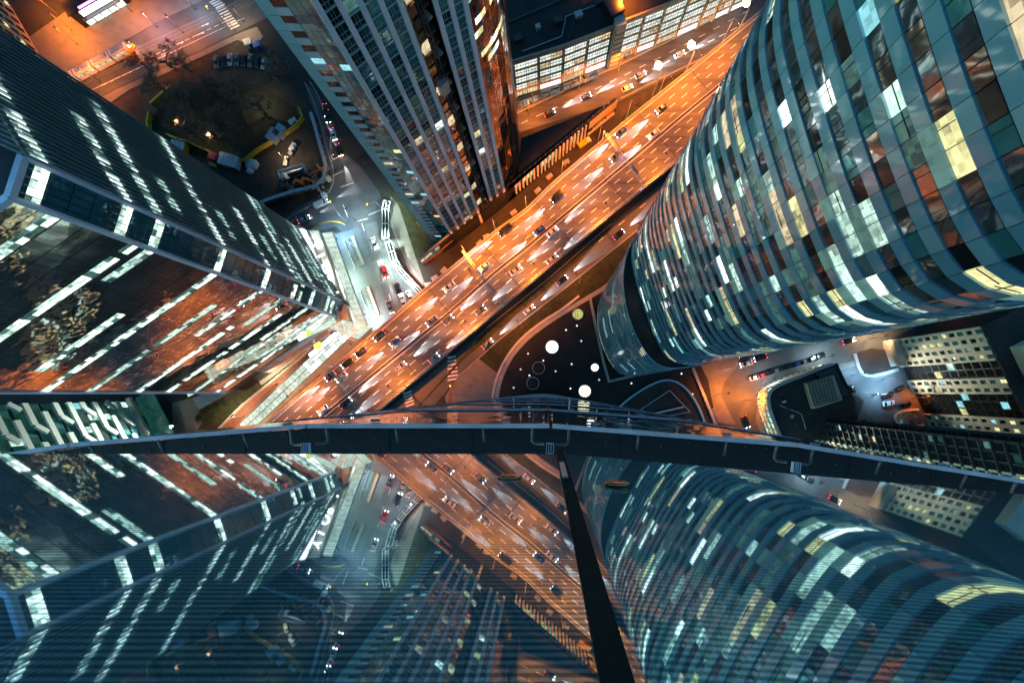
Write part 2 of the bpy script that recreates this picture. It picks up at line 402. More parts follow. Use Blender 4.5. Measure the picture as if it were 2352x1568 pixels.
vi.location = (0, 0, 0)
dk = MB()
upl = [at_s(UP, s) for s in SS]; lol = [at_s(LO, s) for s in SS]
for i in range(NS):
    a, b, c, d = W(*upl[i], ZV), W(*lol[i], ZV), W(*lol[i + 1], ZV), W(*upl[i + 1], ZV)
    lo = Vector((0, 0, -1.4))
    dk.add([a, b, c, d, a + lo, b + lo, c + lo, d + lo], [(0, 1, 2, 3), (7, 6, 5, 4), (0, 3, 7, 4), (1, 5, 6, 2)])
dk.build('deck', M['asphalt'], vi)
def poly_wall(pl, th, z0, z1, mat, name, off=0.0):
    return MB().wall(G(pl, ZV), th, ZV + z0, ZV + z1, off).build(name, M[mat], vi)
for nm, pl in (('up', upl), ('lo', lol)):
    poly_wall(pl, 0.35, -1.2, 0.85, 'concrete', 'parapet', 0.0)
    poly_wall(pl, 0.12, 1.05, 1.2, 'steel', 'handrail', 0.0)
    sgn = -1 if nm == 'up' else 1
    poly_wall(pl, 0.14, 0.5, 0.75, 'steel', 'guard_rail', sgn * 0.75)
mdl = [at_s(MD, s) for s in SS]
poly_wall(mdl, 0.3, 0.02, 0.5, 'steel', 'median_barrier', 0.55)
poly_wall(mdl, 0.3, 0.02, 0.5, 'steel', 'median_barrier', -0.55)
mb = MB()
for i in range(45, NS):
    for q in range(3):
        t = q / 3; a = mdl[i]; b = mdl[i + 1]
        mb.box(W(lerp(a[0], b[0], t), lerp(a[1], b[1], t), ZV + 0.35), (0.12, 1.3, 0.12), 0.7)
mb.build('median_posts', M['dsteel'], vi)['kind'] = 'stuff'
mk = MB()
for side, fr in ((0, 0.30), (0, 0.53), (0, 0.76), (1, 0.25), (1, 0.50), (1, 0.75)):
    s = S0 + (fr * 90) % 34
    while s < S1 - 20:
        dash(mk, hw(side, fr, s), hw(side, fr, s + 17), 0.2, ZV + 0.012); s += 36
for side, fr in ((0, 0.075), (0, 0.93), (1, 0.07), (1, 0.93)):
    for a, b in zip(SS[:-1], SS[1:]): dash(mk, hw(side, fr, a), hw(side, fr, b), 0.16, ZV + 0.012)
mk.build('lane_markings', M['paint'], vi)
mb = MB()
for s in (40, 190, 340, 500, 655, 810, 965, 1120):                      # expansion joints
    mb.bar(W(*at_s(UP, s), ZV + 0.014), W(*at_s(LO, s + 4), ZV + 0.014), 0.35, 0.012)
mb.build('expansion_joints', M['dsteel'], vi)
for s in range(-300, 1400, 75):
    for side, fr in ((0, 0.5), (1, 0.5)):
        p = W(*hw(side, fr, s), ZV); MB().box((p.x, p.y, 3.3), (2.4, 1.4, 6.6), 0.7).build('pier', M['concrete'], vi)

# ground-level road beside the viaduct
flat('slip_road', [(780, 1060), (860, 965), (1000, 850), (1119, 752), (1260, 640), (1403, 515), (1560, 390), (1660, 330), (1620, 420), (1449, 541), (1300, 660), (1148, 779), (1100, 822), (1048, 868), (1020, 905), (960, 975), (900, 1060)], 0.02, 'street')
flat('verge', [(900, 1000), (1119, 755), (1260, 640), (1403, 512), (1403, 528), (1270, 652), (1130, 770), (1060, 830)], 0.05, 'grass')
flat('verge', [(1100, 826), (1148, 783), (1300, 664), (1449, 545), (1470, 545), (1400, 660), (1330, 690), (1240, 745), (1190, 790), (1150, 850)], 0.06, 'grass')
flat('pavement', [(1048, 870), (1100, 824), (1140, 855), (1150, 880), (1130, 930), (1030, 960), (1022, 910)], 0.13, 'paving')
mk = MB()
for i in range(7): mk.bar(W(1028, 822 + i * 8.5, 0.03), W(1047 + i * 1.0, 818 + i * 8.5, 0.03), 0.62, 0.008)
for i in range(5): mk.bar(W(926 + i * 1.5, 905 + i * 7, 0.03), W(945 + i * 1.5, 898 + i * 7, 0.03), 0.6, 0.008)
for i in range(5): mk.bar(W(1030 + i * 4, 925 - i * 5, 0.03), W(1034 + i * 4, 950 - i * 4, 0.03), 0.5, 0.008)
for i in range(9):
    a = (1085 + i * 48, 790 - i * 39); dash(mk, a, (a[0] + 14, a[1] - 11), 0.18, 0.03)
o = mk.build('lane_markings', M['paint']); o['kind'] = 'structure'
kb = MB().wall(G([(1048, 868), (1100, 822), (1148, 779), (1300, 660), (1449, 541), (1560, 445)]), 0.3, 0, 0.16).wall(G([(1119, 752), (1260, 640), (1403, 515)]), 0.3, 0, 0.16).build('kerb', M['concrete']); kb['kind'] = 'structure'
flat('red_cycle_lane', [(1036, 880), (1043, 882), (1036, 930), (1028, 930)], 0.135, 'redpave')

# walkway zone between the glass tower and the viaduct (lower left)
flat('pavement', [(470, 1100), (660, 905), (800, 775), (870, 745), (830, 800), (690, 930), (560, 1060)], 0.10, 'paving')
flat('red_walkway', [(440, 1040), (560, 925), (700, 820), (760, 770), (775, 785), (700, 850), (520, 1010), (470, 1070)], 0.13, 'redpave')
flat('grass_strip', [(560, 1040), (700, 908), (742, 868), (735, 860), (640, 945), (540, 1040)], 0.14, 'grass')
flat('lawn', [(440, 960), (560, 900), (660, 830), (640, 870), (540, 960), (470, 985)], 0.10, 'grass')

# mall street (upper middle)
flat('mall_street', [(1150, 282), (1185, 262), (1420, 152), (1680, 25), (1820, -50), (1850, -30), (1760, 60), (1600, 150), (1425, 232), (1392, 242), (1190, 305), (1150, 318)], 0.02, 'asphalt')
flat('pavement', [(1150, 245), (1190, 225), (1400, 140), (1600, 40), (1700, -20), (1760, -30), (1682, 22), (1420, 149), (1187, 259), (1150, 278)], 0.13, 'paving')
mk = MB()
for i in range(16):
    t = i / 16
    for (a, b) in (((1197, 284), (1740, 12)), ((1370, 215), (1780, 15))):
        p = (lerp(a[0], b[0], t), lerp(a[1], b[1], t) + 8 * math.sin(t * 3)); dash(mk, p, (p[0] + 15, p[1] - 7.4), 0.22, 0.03)
o = mk.build('lane_markings', M['paint']); o['kind'] = 'structure'
kb = MB().wall(G([(1187, 262), (1420, 152), (1680, 25), (1800, -35)]), 0.4, 0, 0.5).wall(G([(1425, 228), (1600, 142), (1720, 75)]), 0.4, 0, 0.6).build('kerb', M['concrete']); kb['kind'] = 'structure'
flat('planted_strip', [(1425, 240), (1600, 150), (1650, 115), (1560, 205), (1440, 300), (1415, 300)], 0.06, 'soil')

# plaza with skylights and the street in the lower right
flat('black_plaza', smooth_poly([(1140, 915), (1150, 850), (1185, 795), (1240, 750), (1330, 695), (1360, 682), (1480, 640), (1620, 840), (1645, 968), (1400, 1000), (1140, 960), (1140, 915)], 1), 0.18, 'plaza')
pr = MB().wall(G(smooth_poly([(1140, 960), (1140, 905), (1155, 850), (1190, 795), (1245, 748), (1335, 693), (1400, 655), (1450, 600), (1480, 560)], 2)), 1.6, 0.0, 0.26).build('plaza_rim', M['concrete']); pr['kind'] = 'structure'
pr = MB().wall(G(smooth_poly([(1130, 930), (1134, 890), (1150, 842), (1188, 785), (1240, 742), (1290, 712), (1330, 680)], 2)), 0.9, 0.0, 0.5).build('garden_wall', M['cream']); pr['kind'] = 'structure'
flat('orange_street', [(1585, 842), (1640, 968), (1660, 1100), (1780, 1100), (1735, 960), (1745, 910), (1775, 880), (1960, 830), (2100, 790), (2400, 700), (2400, 660), (2000, 760), (1800, 800), (1700, 825)], 0.02, 'street')
flat('pavement', [(1590, 842), (1700, 822), (1690, 845), (1665, 875), (1655, 905), (1690, 975), (1650, 970)], 0.13, 'paving')
flat('pavement', [(1735, 965), (1742, 915), (1768, 882), (1960, 828), (2060, 800), (2060, 812), (1960, 842), (1790, 890), (1765, 915), (1762, 960), (1790, 1040), (1760, 1040)], 0.13, 'paving')
flat('courtyard', [(1900, 850), (1980, 830), (2060, 800), (2140, 990), (2080, 985), (1960, 985), (1985, 920)], 0.024, 'street')
pr = MB().wall(G([(1355, 685), (1366, 740), (1385, 830), (1398, 876), (1440, 866), (1520, 848), (1600, 832)]), 0.9, 0.1, 1.1).build('plinth_wall', M['concrete']); pr['kind'] = 'structure'
pr = MB().wall(G([(1590, 845), (1640, 968), (1670, 1040)]), 1.0, 0.0, 0.9).build('garden_wall', M['steel']); pr['kind'] = 'structure'

# ================================================================== CURVED TOWER (right)
def C0(pts): return [(x * KG, y * KG) for x, y in pts]
MAIN = smooth_poly(C0([(x_ * .93, y_ * .93) for x_, y_ in [(230, 352), (185, 312), (158, 278), (143, 250), (140, 222), (146, 192), (155, 162), (165, 130), (177, 98), (190, 70), (202, 54), (220, 46.5), (245, 46), (275, 50), (330, 61), (420, 82), (540, 112)]]), 2)
LOWV = smooth_poly(C0([(200, 318), (160, 270), (134, 235), (122, 205), (118, 178), (119, 150), (125, 120), (135, 92), (149, 66), (165, 46), (184, 37), (212, 38), (250, 46), (300, 58)]), 2)
tw = empty('curved_tower', W(1500, 760, 0), label='curved teal glass tower with banded floors on the right', cat='tower'); tw.location = (0, 0, 0)
back = [(520 * KG, 330 * KG), (320 * KG, 390 * KG)]
def inset(pl, d):
    out = []
    for i, p in enumerate(pl):
        a = Vector(pl[max(i - 1, 0)]); b = Vector(pl[min(i + 1, len(pl) - 1)]); t = (b - a).normalized()
        out.append((p[0] - t.y * d, p[1] + t.x * d))
    return out
TOPZ = 164.0
MB().prism(inset(MAIN, 0.45) + back, 0, TOPZ).build('core', M['core'], tw)
ZLV = 57.0
MB().prism(inset(LOWV, 0.45), 0, ZLV - .3).build('base_core', M['core'], tw)
MB().prism(inset(LOWV, 0.1), ZLV - .25, ZLV + .1).build('base_roof', M['darkroof'], tw)
MB().wall(LOWV, 0.25, ZLV, ZLV + .8).build('base_parapet', M['span'], tw)
pc = Pieces(tw)
rs = resample([(x, y, 0) for x, y in MAIN], 2.05)
FP = 2.8
rng = random.Random(5)
litmap = {}
Z49 = ZLV + .4
nf = int((TOPZ - Z49) / FP)
def lit_choice(r):
    return r.choices(['lit_w', 'lit_g', 'lit_y', 'lit_warm', 'lit_dim', 'lit_cy'], [2.0, 3, 2.4, 1.2, 5.0, 0.5])[0]
for f in range(nf):
    i = 0
    while i < len(rs) - 1:
        n = rng.choice((1, 1, 2, 2, 3)); m = None
        x = rng.random()
        if x < 0.33: m = lit_choice(rng)
        for k in range(n): litmap[(f, i + k)] = m
        i += n
for f in range(nf):
    z = Z49 + f * FP
    for i in range(len(rs) - 1):
        a, b = rs[i], rs[i + 1]; d = b - a; rz = math.atan2(d.y, d.x); n = Vector((d.y, -d.x, 0)).normalized()
        c = (a + b) / 2; m = litmap.get((f, i))
        sm = 'span2' if (i * 7 + f * 3) % 5 == 0 else 'span'
        if m and m != 'lit_dim' and rng.random() < 0.3: sm = 'lit_frost'
        out = -n if False else n
        pc.add('spandrel_panel', sm, c + Vector((0, 0, z + 0.70)), (2.01, 0.22, 1.24), rz)
        wm = m or rng.choices(['winglass', 'winglass2', 'blackglass', 'tealglass'], [5, 3, 1.6, 2.6])[0]
        pc.add('window', wm, c - n * 0.10 + Vector((0, 0, z + 2.02)), (1.97, 0.10, 1.30), rz)
        if rng.random() < 0.45:
            pc.add('window_bar', 'dsteel', c - n * 0.03 + d * rng.choice((-0.18, 0.16)) + Vector((0, 0, z + 2.02)), (0.06, 0.10, 1.30), rz)
        if m and rng.random() < 0.4:
            pc.add('window_bar', 'dsteel', c - n * 0.03 + Vector((0, 0, z + 2.02 + rng.choice((-0.22, 0.22)))), (1.97, 0.09, 0.06), rz)
    # floor shadow line is the dark core showing between the rows
rl = resample([(x, y, 0) for x, y in LOWV], 3.4)
for f in range(24):
    z = 1.6 + f * 2.3
    for i in range(len(rl) - 1):
        a, b = rl[i], rl[i + 1]; d = b - a; rz = math.atan2(d.y, d.x); n = Vector((d.y, -d.x, 0)).normalized(); c = (a + b) / 2
        pc.add('spandrel_panel', 'span2' if (i + f) % 3 else 'span', c + Vector((0, 0, z + 0.65)), (3.38, 0.2, 1.15), rz)
        wm = 'lit_g' if (i in (9, 10, 14) and f in (6, 7, 12)) else ('lit_cy' if i in (7, 8) and f in (16, 17) else ('lit_y' if i < 14 and f == 0 else rng.choice(['tealglass', 'blackglass', 'winglass', 'lit_dim'] if f > 1 else ['tealglass', 'blackglass'])))
        pc.add('window', wm, c - n * 0.1 + Vector((0, 0, z + 1.72)), (3.34, 0.1, 0.9), rz)
# flared eaves: pale and dark curved aprons round the south-east corner at the very top floors of the frame
pc.done(300, {'window_bar': 220})
MB().prism(inset(MAIN, 0.3) + back, TOPZ + 0.01, TOPZ + 0.6).build('roof', M['darkroof'], tw)
MB().wall([(p[0], p[1]) for p in MAIN], 0.3, 0.2, 2.0).build('plinth', M['concrete'], tw)

# ================================================================== GLASS OFFICE TOWER (left)
def at_z(rel, z): return (rel[0] * (H - z) / F, rel[1] * (H - z) / F)
ZB = 12.0
E1 = Vector(at_z((-562, 372), ZB)); E2 = Vector(at_z((-470, 213), ZB)); E3 = Vector(at_z((-482, 176), ZB))
dlow = Vector((-1, -0.69)).normalized(); E4 = E3 + dlow * 46.5
ZR = 108.0
gt = empty('glass_office_tower', (0, 0, 0), label='glass office tower with vertical fins and lit floors on the left', cat='tower')
bk = [tuple(E4 + Vector((-60, 10))), tuple(E1 + Vector((-60, 26)))]
def shrink(p, q, d):
    return p
cen = (E1 + E2 + E3 + E4) / 4 + Vector((-18, 8))
ins = lambda p, d: tuple(p + (cen - p).normalized() * d)
MB().prism([ins(E1, .9), ins(E2, .9), ins(E3, .9), ins(E4, .9)] + bk, 0, ZR - 0.5).build('core', M['core'], gt)
MB().prism([ins(E1, .5), ins(E2, .5), ins(E3, .5), ins(E4, .5)] + bk, ZR - 0.45, ZR - 0.1).build('roof', M['darkroof'], gt)
pc = Pieces(gt)
FL = 3.3; NF = 29
LIT_UP = {1: 'lit_w', 2: 'lit_g', 5: 'lit_w', 7: 'lit_g', 8: 'lit_w', 12: 'lit_w', 17: 'lit_w', 22: 'lit_w', 24: 'lit_w', 28: 'lit_w'}
rng = random.Random(9)
def face(A, B, nb, chooser, kind='window_pane', hh=FL - 0.12, inset_n=0.0):
    d = (B - A) / nb; rz = math.atan2(d.y, d.x); n = Vector((d.y, -d.x)).normalized()
    for f in range(NF):
        z = ZB + f * FL
        for i in range(nb):
            c = A + d * (i + 0.5) - n * inset_n
            for (mat, zc, h) in chooser(f, i):
                pc.add(kind, mat, (c.x, c.y, z + zc), (d.length - (0.05 if mat == 'mirror' else 0.12), 0.12, h), rz)
    return n
# finned face E1-E2 (outside is to the right of E1->E2, i.e. north-east)
def ch_fin(f, i):
    m = LIT_UP.get(f)
    if f in (5, 12, 24) and i < 10: m = None
    if f in (3, 10, 15, 20) and 14 < i < 22: m = 'lit_g'
    if m and rng.random() < .9:
        if rng.random() < .25: m = rng.choice(['lit_dim', 'lit_g', 'lit_dim'])
        return [(m, .85, 1.35), (rng.choice([m, 'lit_g', 'lit_dim']), 2.0, .86), ('officeglass', 2.85, .7)]
    return [('officeglass', 1.6, 3.1)]
def outward(A, B, ref):
    d = B - A; n = Vector((d.y, -d.x)).normalized()
    return n if n.dot((A + B) / 2 - ref) > 0 else -n
face(E1, E2, 26, ch_fin)
n12 = outward(E1, E2, cen)
for i in range(27):
    p = E1 + (E2 - E1) * (i / 26) + n12 * 0.28
    d = E2 - E1
    pc.add('fin', 'louvre', (p.x, p.y, (ZB + ZR + 3) / 2 + 0.5), (0.20, 0.36, ZR + 3 - ZB), math.atan2(d.y, d.x))
def ch_cham(f, i):
    m = LIT_UP.get(f)
    if m and rng.random() < 0.9: return [(m if rng.random() < 0.6 else 'lit_g', .68, 1.05), (rng.choice([m, 'lit_g', 'lit_dim']), 1.66, .8), ('officeglass', 2.65, 1.05)]
    return [('officeglass', 1.6, 3.1)]
face(E2, E3, 5, ch_cham)
LOWLIT = {1: (0, 31, 'lit_w'), 2: (0, 18, 'lit_g'), 4: (6, 31, 'lit_g'), 5: (0, 12, 'lit_w'), 7: (4, 31, 'lit_w'), 9: (0, 9, 'lit_g'), 10: (10, 31, 'lit_w'), 12: (0, 14, 'lit_w'), 14: (5, 31, 'lit_g'), 17: (0, 31, 'lit_w'), 19: (12, 26, 'lit_w'), 22: (0, 7, 'lit_g'), 23: (0, 31, 'lit_w'), 27: (0, 31, 'lit_w')}
def ch_low(f, i):
    L = LOWLIT.get(f)
    if L and L[0] <= i < L[1]:
        m = L[2] if rng.random() < 0.7 else rng.choice(['lit_g', 'lit_dim', 'lit_w', 'lit_dim'])
        if rng.random() < .06: return [('mirror', 1.6, 3.16)]
        return [(m, .62, .92), (rng.choice([m, 'lit_g', 'lit_dim', 'lit_g']), 1.56, .82), ('mirror', 2.6, 1.15)]
    return [('mirror', 1.6, 3.16)]
face(E3, E4, 31, ch_low)
pc.done(300)
for e in (E2, E3, E4):
    MB().box((e.x, e.y, (ZB + ZR) / 2), (0.75, 0.75, ZR - ZB + 0.4), 0.5).build('corner_post', M['fin'], gt)
n34 = outward(E3, E4, cen); n23 = outward(E2, E3, cen)
mb = MB(); mb.bar((E3.x, E3.y, ZR), (E4.x, E4.y, ZR), 0.9, 0.9); mb.bar((E2.x, E2.y, ZR + .02), (E3.x, E3.y, ZR + .02), 0.85, 0.9); mb.build('parapet', M['fin'], gt)
# lit rooftop lantern seen over the parapet
lan = MB(); q = E3 + (E4 - E3) * 0.04
lp = [tuple(E3 + Vector((-2.2, 1.2))), tuple(E3 + Vector((-6, 8))), tuple(E3 + Vector((-40, 0))), tuple(E3 + Vector((-38, -22)))]
o = lan.prism(lp, ZR, ZR + 2.6).build('roof_lantern', M['lit_blue'], gt); tag(o, 'blue glowing glass lantern on the roof')
mb = MB()
for i in range(9):
    a = Vector((*lp[0], 0)) + (Vector((*lp[3], 0)) - Vector((*lp[0], 0))) * (i / 8); mb.box((a.x, a.y, ZR + 1.4), (0.3, 0.3, 2.9), 0.6)
    b = Vector((*lp[1], 0)) + (Vector((*lp[2], 0)) - Vector((*lp[1], 0))) * (i / 8)
    mb.bar((a.x, a.y, ZR + 2.7), (b.x, b.y, ZR + 2.7), 0.35, 0.2)
mb.build('lantern_frame', M['dsteel'], gt)
# podium of the glass tower with its bright canopy
pod = [(690, 523), (704, 527), (764, 536), (839, 742), (804, 774), (753, 750), (700, 790), (590, 870), (480, 900), (430, 880), (560, 700)]
MB().prism([tuple(W(u, v, 9)[:2]) for u, v in [(690, 523), (704, 527), (776, 693), (780, 735), (753, 750), (600, 850), (470, 905), (300, 860), (450, 500)]], 0, 10.5).build('podium', M['concrete'], gt)
MB().prism([tuple(W(u, v, 6)[:2]) for u, v in [(707, 530), (735, 532), (806, 738), (790, 760), (780, 735), (776, 693)]], 0, 7.0).build('podium_terrace', M['cream'], gt)
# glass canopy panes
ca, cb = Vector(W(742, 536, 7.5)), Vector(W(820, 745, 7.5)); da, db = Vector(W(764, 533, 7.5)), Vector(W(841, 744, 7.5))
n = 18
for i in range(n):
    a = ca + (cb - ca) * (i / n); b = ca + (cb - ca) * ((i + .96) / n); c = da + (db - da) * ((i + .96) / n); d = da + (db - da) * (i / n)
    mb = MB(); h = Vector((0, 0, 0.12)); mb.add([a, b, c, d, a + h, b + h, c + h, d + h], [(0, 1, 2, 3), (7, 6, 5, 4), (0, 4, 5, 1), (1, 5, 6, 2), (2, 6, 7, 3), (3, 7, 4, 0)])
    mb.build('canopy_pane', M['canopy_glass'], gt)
mb = MB()
for i in range(n + 1):
    a = ca + (cb - ca) * (i / n); d = da + (db - da) * (i / n); mb.bar(a + Vector((0, 0, .2)), d + Vector((0, 0, .2)), 0.14, 0.2)
mb.bar(da, db, 0.3, 0.4); mb.bar(ca, cb, 0.3, 0.4); mb.build('canopy_frame', M['white'], gt)
MB().prism([tuple(W(u, v, 7)[:2]) for u, v in [(753, 750), (780, 733), (808, 740), (838, 744), (805, 774)]], 0.1, 7.4).build('corner_pavilion', [M['canopy_glass']], gt)
mb = MB()
for a, b in (((753, 750), (805, 774)), ((805, 774), (838, 744)), ((780, 733), (792, 768)), ((808, 740), (820, 760)), ((766, 742), (820, 759))):
    mb.bar(W(*a, 7.5), W(*b, 7.5), 0.25, 0.2)
mb.build('pavilion_frame', M['white'], gt)
# glowing light cove along the podium edge
MB().prism([tuple(W(u, v, 10.6)[:2]) for u, v in [(690, 526), (703, 530), (748, 645), (741, 648)]], 10.6, 11.2).build('light_cove', M['sign_w'], gt)
# ribbon strips along the foot of the mirror face
a4, a3 = Vector(W(430, 905, 11)), Vector(W(770, 735, 11))
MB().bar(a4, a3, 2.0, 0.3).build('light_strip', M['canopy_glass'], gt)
MB().bar(W(450, 928, 6), W(752, 756, 6), 4.5, 0.4).build('ledge', M['concrete'], gt)

# podium sign letters
fc = {}
def letters(txt, loc, rz, size, mat, name, parent, depth=0.25, tilt=0.0):
    cu = bpy.data.curves.new('t', 'FONT'); cu.body = txt; cu.size = size; cu.extrude = depth; cu.align_x = 'CENTER'; cu.align_y = 'CENTER'
    t = bpy.data.objects.new('t', cu); COL.objects.link(t)
    dg = bpy.context.evaluated_depsgraph_get(); me = bpy.data.meshes.new_from_object(t.evaluated_get(dg))
    bpy.data.objects.remove(t); me.materials.clear(); me.materials.append(M[mat])
    o = bpy.data.objects.new(name, me); COL.objects.link(o); o.location = loc; o.rotation_euler = (tilt, 0, rz)
    if parent: o.parent = parent
    return o
dsg = Vector(W(770, 680, 9)) - Vector(W(712, 552, 9)); ang = math.atan2(dsg.y, dsg.x)
for ch, t in (('Y', 0.05), ('L', 0.27), ('O', 0.47), ('B', 0.64), ('k', 0.93)):
    p = W(lerp(722, 772, t), lerp(556, 688, t), 9.0)
    letters(ch, p, ang, 4.6, 'sign_w', 'sign_letter', gt)

# ================================================================== FINNED TOWER (upper middle)
ft = empty('finned_tower', (0, 0, 0), label='tall tower with pale vertical fins and a brown lift recess at top centre', cat='tower')
def g2(u, v): return Vector(W(u, v, 0)[:2])
def g9(u, v): return Vector(W(u, v, 9)[:2])
TA, TB, TC, TD, TE = g2(993, 552), g9(1035, 534), g9(1097, 487), g9(1126, 457), g9(1156, 438)
TR = [g9(1156, 438), g9(1170, 421), g9(1181, 404), g9(1189, 386), g9(1194, 366)]
back = [g2(1192, 300), g2(1100, 300), g2(960, 420)]
TZ = 124.0
outl = [TA, TB, TC, TD, TE] + TR[1:] + back
cen = sum(outl, Vector((0, 0))) / len(outl)
ins = lambda p, d: tuple(p + (cen - p).normalized() * d)
rec1 = ins(TC + (TD - TC) * 0.12, 3.4); rec2 = ins(TC + (TD - TC) * 0.88, 3.4)
MB().prism([ins(TA, .5), ins(TB, .5), ins(TC, .5), tuple(TC + (TD - TC) * .04 + (cen - TC).normalized() * .6), rec1, rec2, tuple(TD - (TD - TC) * .04 + (cen - TD).normalized() * .6), ins(TD, .5), ins(TE, .5)] + [ins(p, .5) for p in TR[1:]] + [tuple(p) for p in back], 0, TZ).build('core', M['core'], ft)
pc = Pieces(ft); FH = 2.9; nfl = int(TZ / FH); rng = random.Random(3)
def fface(A, B, nb, z0, fn):
    d = (B - A) / nb; rz = math.atan2(d.y, d.x); n = outward(A, B, cen)
    for f in range(nfl):
        for i in range(nb): fn(f, i, A + d * (i + .5), d.length, rz, n, z0 + f * FH)
V3 = lambda p, z: (p.x, p.y, z)
def left_cells(f, i, c, w, rz, n, z):
    if i == 0:
        pc.add('edge_panel', 'tealpanel', V3(c + n * .05, z + FH / 2), (w - .04, .2, FH - .10), rz)
    elif i == 1:
        pc.add('edge_panel', 'greypanel', V3(c + n * .05, z + .72), (w, .22, 1.42), rz)
        pc.add('window', 'lit_cy' if rng.random() < .07 else ('lit_warm' if rng.random() < .05 else 'blackglass'), V3(c - n * .05, z + 2.18), (w - .06, .12, 1.4), rz)
    else:
        for h, zz in ((1.38, .7), (1.38, 2.14)):
            m = rng.choices(['tealglass', 'officeglass', 'winglass', 'lit_y', 'lit_cy', 'lit_w', 'brownglass'], [9, 4, .5, .18, .2, .15, .6 if f < 12 else 0])[0]
            for q in (-.25, .25):
                d = Vector((math.cos(rz), math.sin(rz)))
                pc.add('window', m, V3(c + d * w * q, z + zz), (w / 2 - .06, .14, h), rz)
fface(TA, TB, 4, 0, left_cells)
def fin_cells(f, i, c, w, rz, n, z):
    d = Vector((math.cos(rz), math.sin(rz)))
    lit = rng.random() < .055; wm = rng.choice(['lit_y', 'lit_dim', 'lit_w', 'lit_warm']) if lit else rng.choice(['officeglass', 'winglass', 'tealglass', 'blackglass'])
    pc.add('window', wm, V3(c - n * .12, z + 1.65), (w - .1, .12, 2.1), rz)
    pc.add('floor_band', 'span2', V3(c - n * .02, z + .22), (w - .1, .22, .36), rz)
    for q in (-.12, .06): pc.add('mullion', 'span2', V3(c + d * w * q - n * .03, z + 1.65), (.07, .1, 2.2), rz)
    pc.add('mullion', 'span2', V3(c - n * .03, z + 1.35), (w - .1, .09, .08), rz)
fface(TB, TC, 4, 0, fin_cells); fface(TD, TE, 2, 0, fin_cells)
for A, B, nb in ((TB, TC, 4), (TD, TE, 2)):
    n = outward(A, B, cen); d = B - A
    for i in range(nb + 1):
        p = A + d * (i / nb) + n * .35
        pc.add('fin', 'fin', V3(p, TZ / 2 + .8), (.92, .75, TZ + 1.5), math.atan2(d.y, d.x))
def right_cells(f, i, c, w, rz, n, z):
    hi = f > 21 and f % 3 != 1
    d = Vector((math.cos(rz), math.sin(rz))); m0 = rng.choice(['lit_w', 'lit_y', 'lit_g', 'lit_y']) if hi and rng.random() < .55 else None
    for q in (-.25, .25):
        for zz in (.75, 2.18):
            m = m0 if m0 and zz > 1 else rng.choices(['brownglass', 'winglass2', 'blackglass', 'officeglass'], [6, 3, .5, 3 if f > 20 else 0])[0]
            pc.add('window', m, V3(c + d * w * q, z + zz), (w / 2 - .11, .14, 1.33), rz)
for a, b in zip(TR[:-1], TR[1:]): fface(a, b, 2, 0, right_cells)
# lift recess: landings, brown cladding, orange nets
n = outward(TC, TD, cen); dcd = (TD - TC); rz = math.atan2(dcd.y, dcd.x)
for f in range(nfl):
    z = f * FH
    c = TC + dcd * .33 - n * 1.6; pc.add('landing', 'brownglass' if f % 4 else 'lit_warm', V3(c, z + 1.5), (2.4, 2.2, 2.2), rz)
    c = TC + dcd * .10 - n * .7
    pc.add('guard_panel', 'orange_net', V3(c, z + .9), (.9, 1.2, 1.5), rz)
    c = TC + dcd * .72 - n * 1.4; pc.add('landing', 'concrete' if f % 3 == 0 else 'dsteel', V3(c, z + .3), (1.8, 1.6, .5), rz)
pc.done(300, {'mullion': 200, 'edge_panel': 180})
mb = MB()
for q in (.48, .62):
    p = TC + dcd * q - n * .2
    mb.box(V3(p, TZ / 2), (.22, .22, TZ))
for k in range(int(TZ / 1.5)):
    a = TC + dcd * .48 - n * .2; b = TC + dcd * .62 - n * .2; mb.bar(V3(a, k * 1.5), V3(b, k * 1.5 + 1.5), .1)
mb.build('hoist_mast', M['dsteel'], ft)
o = MB().box(V3(TC + dcd * .42 - n * .1, 72), (2.2, 2.0, 3.4), rz).build('hoist_car', M['steel'], ft)
MB().prism([tuple(p) for p in [TA, TB, TC, TD, TE] + TR[1:] + back], TZ + .01, TZ + .8).build('roof', M['darkroof'], ft)

# ================================================================== LOUVRED PAVILION along the viaduct
cb_ = empty('louvred_pavilion', (0, 0, 0), label='low pavilion with white upright louvres along the viaduct', cat='building')
ZC = 9.0
def c9(u, v): return Vector(W(u, v, ZC)[:2])
LA, LB = c9(962, 598), c9(1419, 226)
rf = [LA, LB, c9(1400, 235), c9(1395, 240), c9(1197, 318), c9(1190, 398), c9(1160, 445), c9(1100, 490), c9(1030, 548)]
cenc = sum(rf, Vector((0, 0))) / len(rf)
n = outward(LA, LB, c9(1190, 380)); d = (LB - LA); Lc = d.length; dd = d / Lc; rz = math.atan2(d.y, d.x)
MB().prism([tuple(p - n * .8) if p in (LA, LB) else tuple(p) for p in rf], 0.3, ZC - .2).build('body', M['core'], cb_)
MB().prism([tuple(p) for p in rf], ZC - .15, ZC + .1).build('roof', M['darkroof'], cb_)
pc = Pieces(cb_)
rng = random.Random(21)
nl = int(Lc / 1.7)
for i in range(nl):
    t = (i + .5) * Lc / nl; p = LA + dd * t
    if t < 14.5 or t > Lc - 13: continue
    if 40 < t < 43 or 27 < t < 30: continue
    pc.add('louvre', 'white', V3(p + n * .25, 4.6), (.62, .5, 8.2), rz)
    pc.add('window', 'lit_y' if (i // 9) % 3 == 0 and rng.random() < .75 else ('lit_warm' if rng.random() < .15 else 'blackglass'), V3(p + dd * .85 - n * .2, 5.6), (.9, .15, 3.4), rz)
    pc.add('window', 'blackglass', V3(p + dd * .85 - n * .2, 2.2), (.9, .15, 2.6), rz)
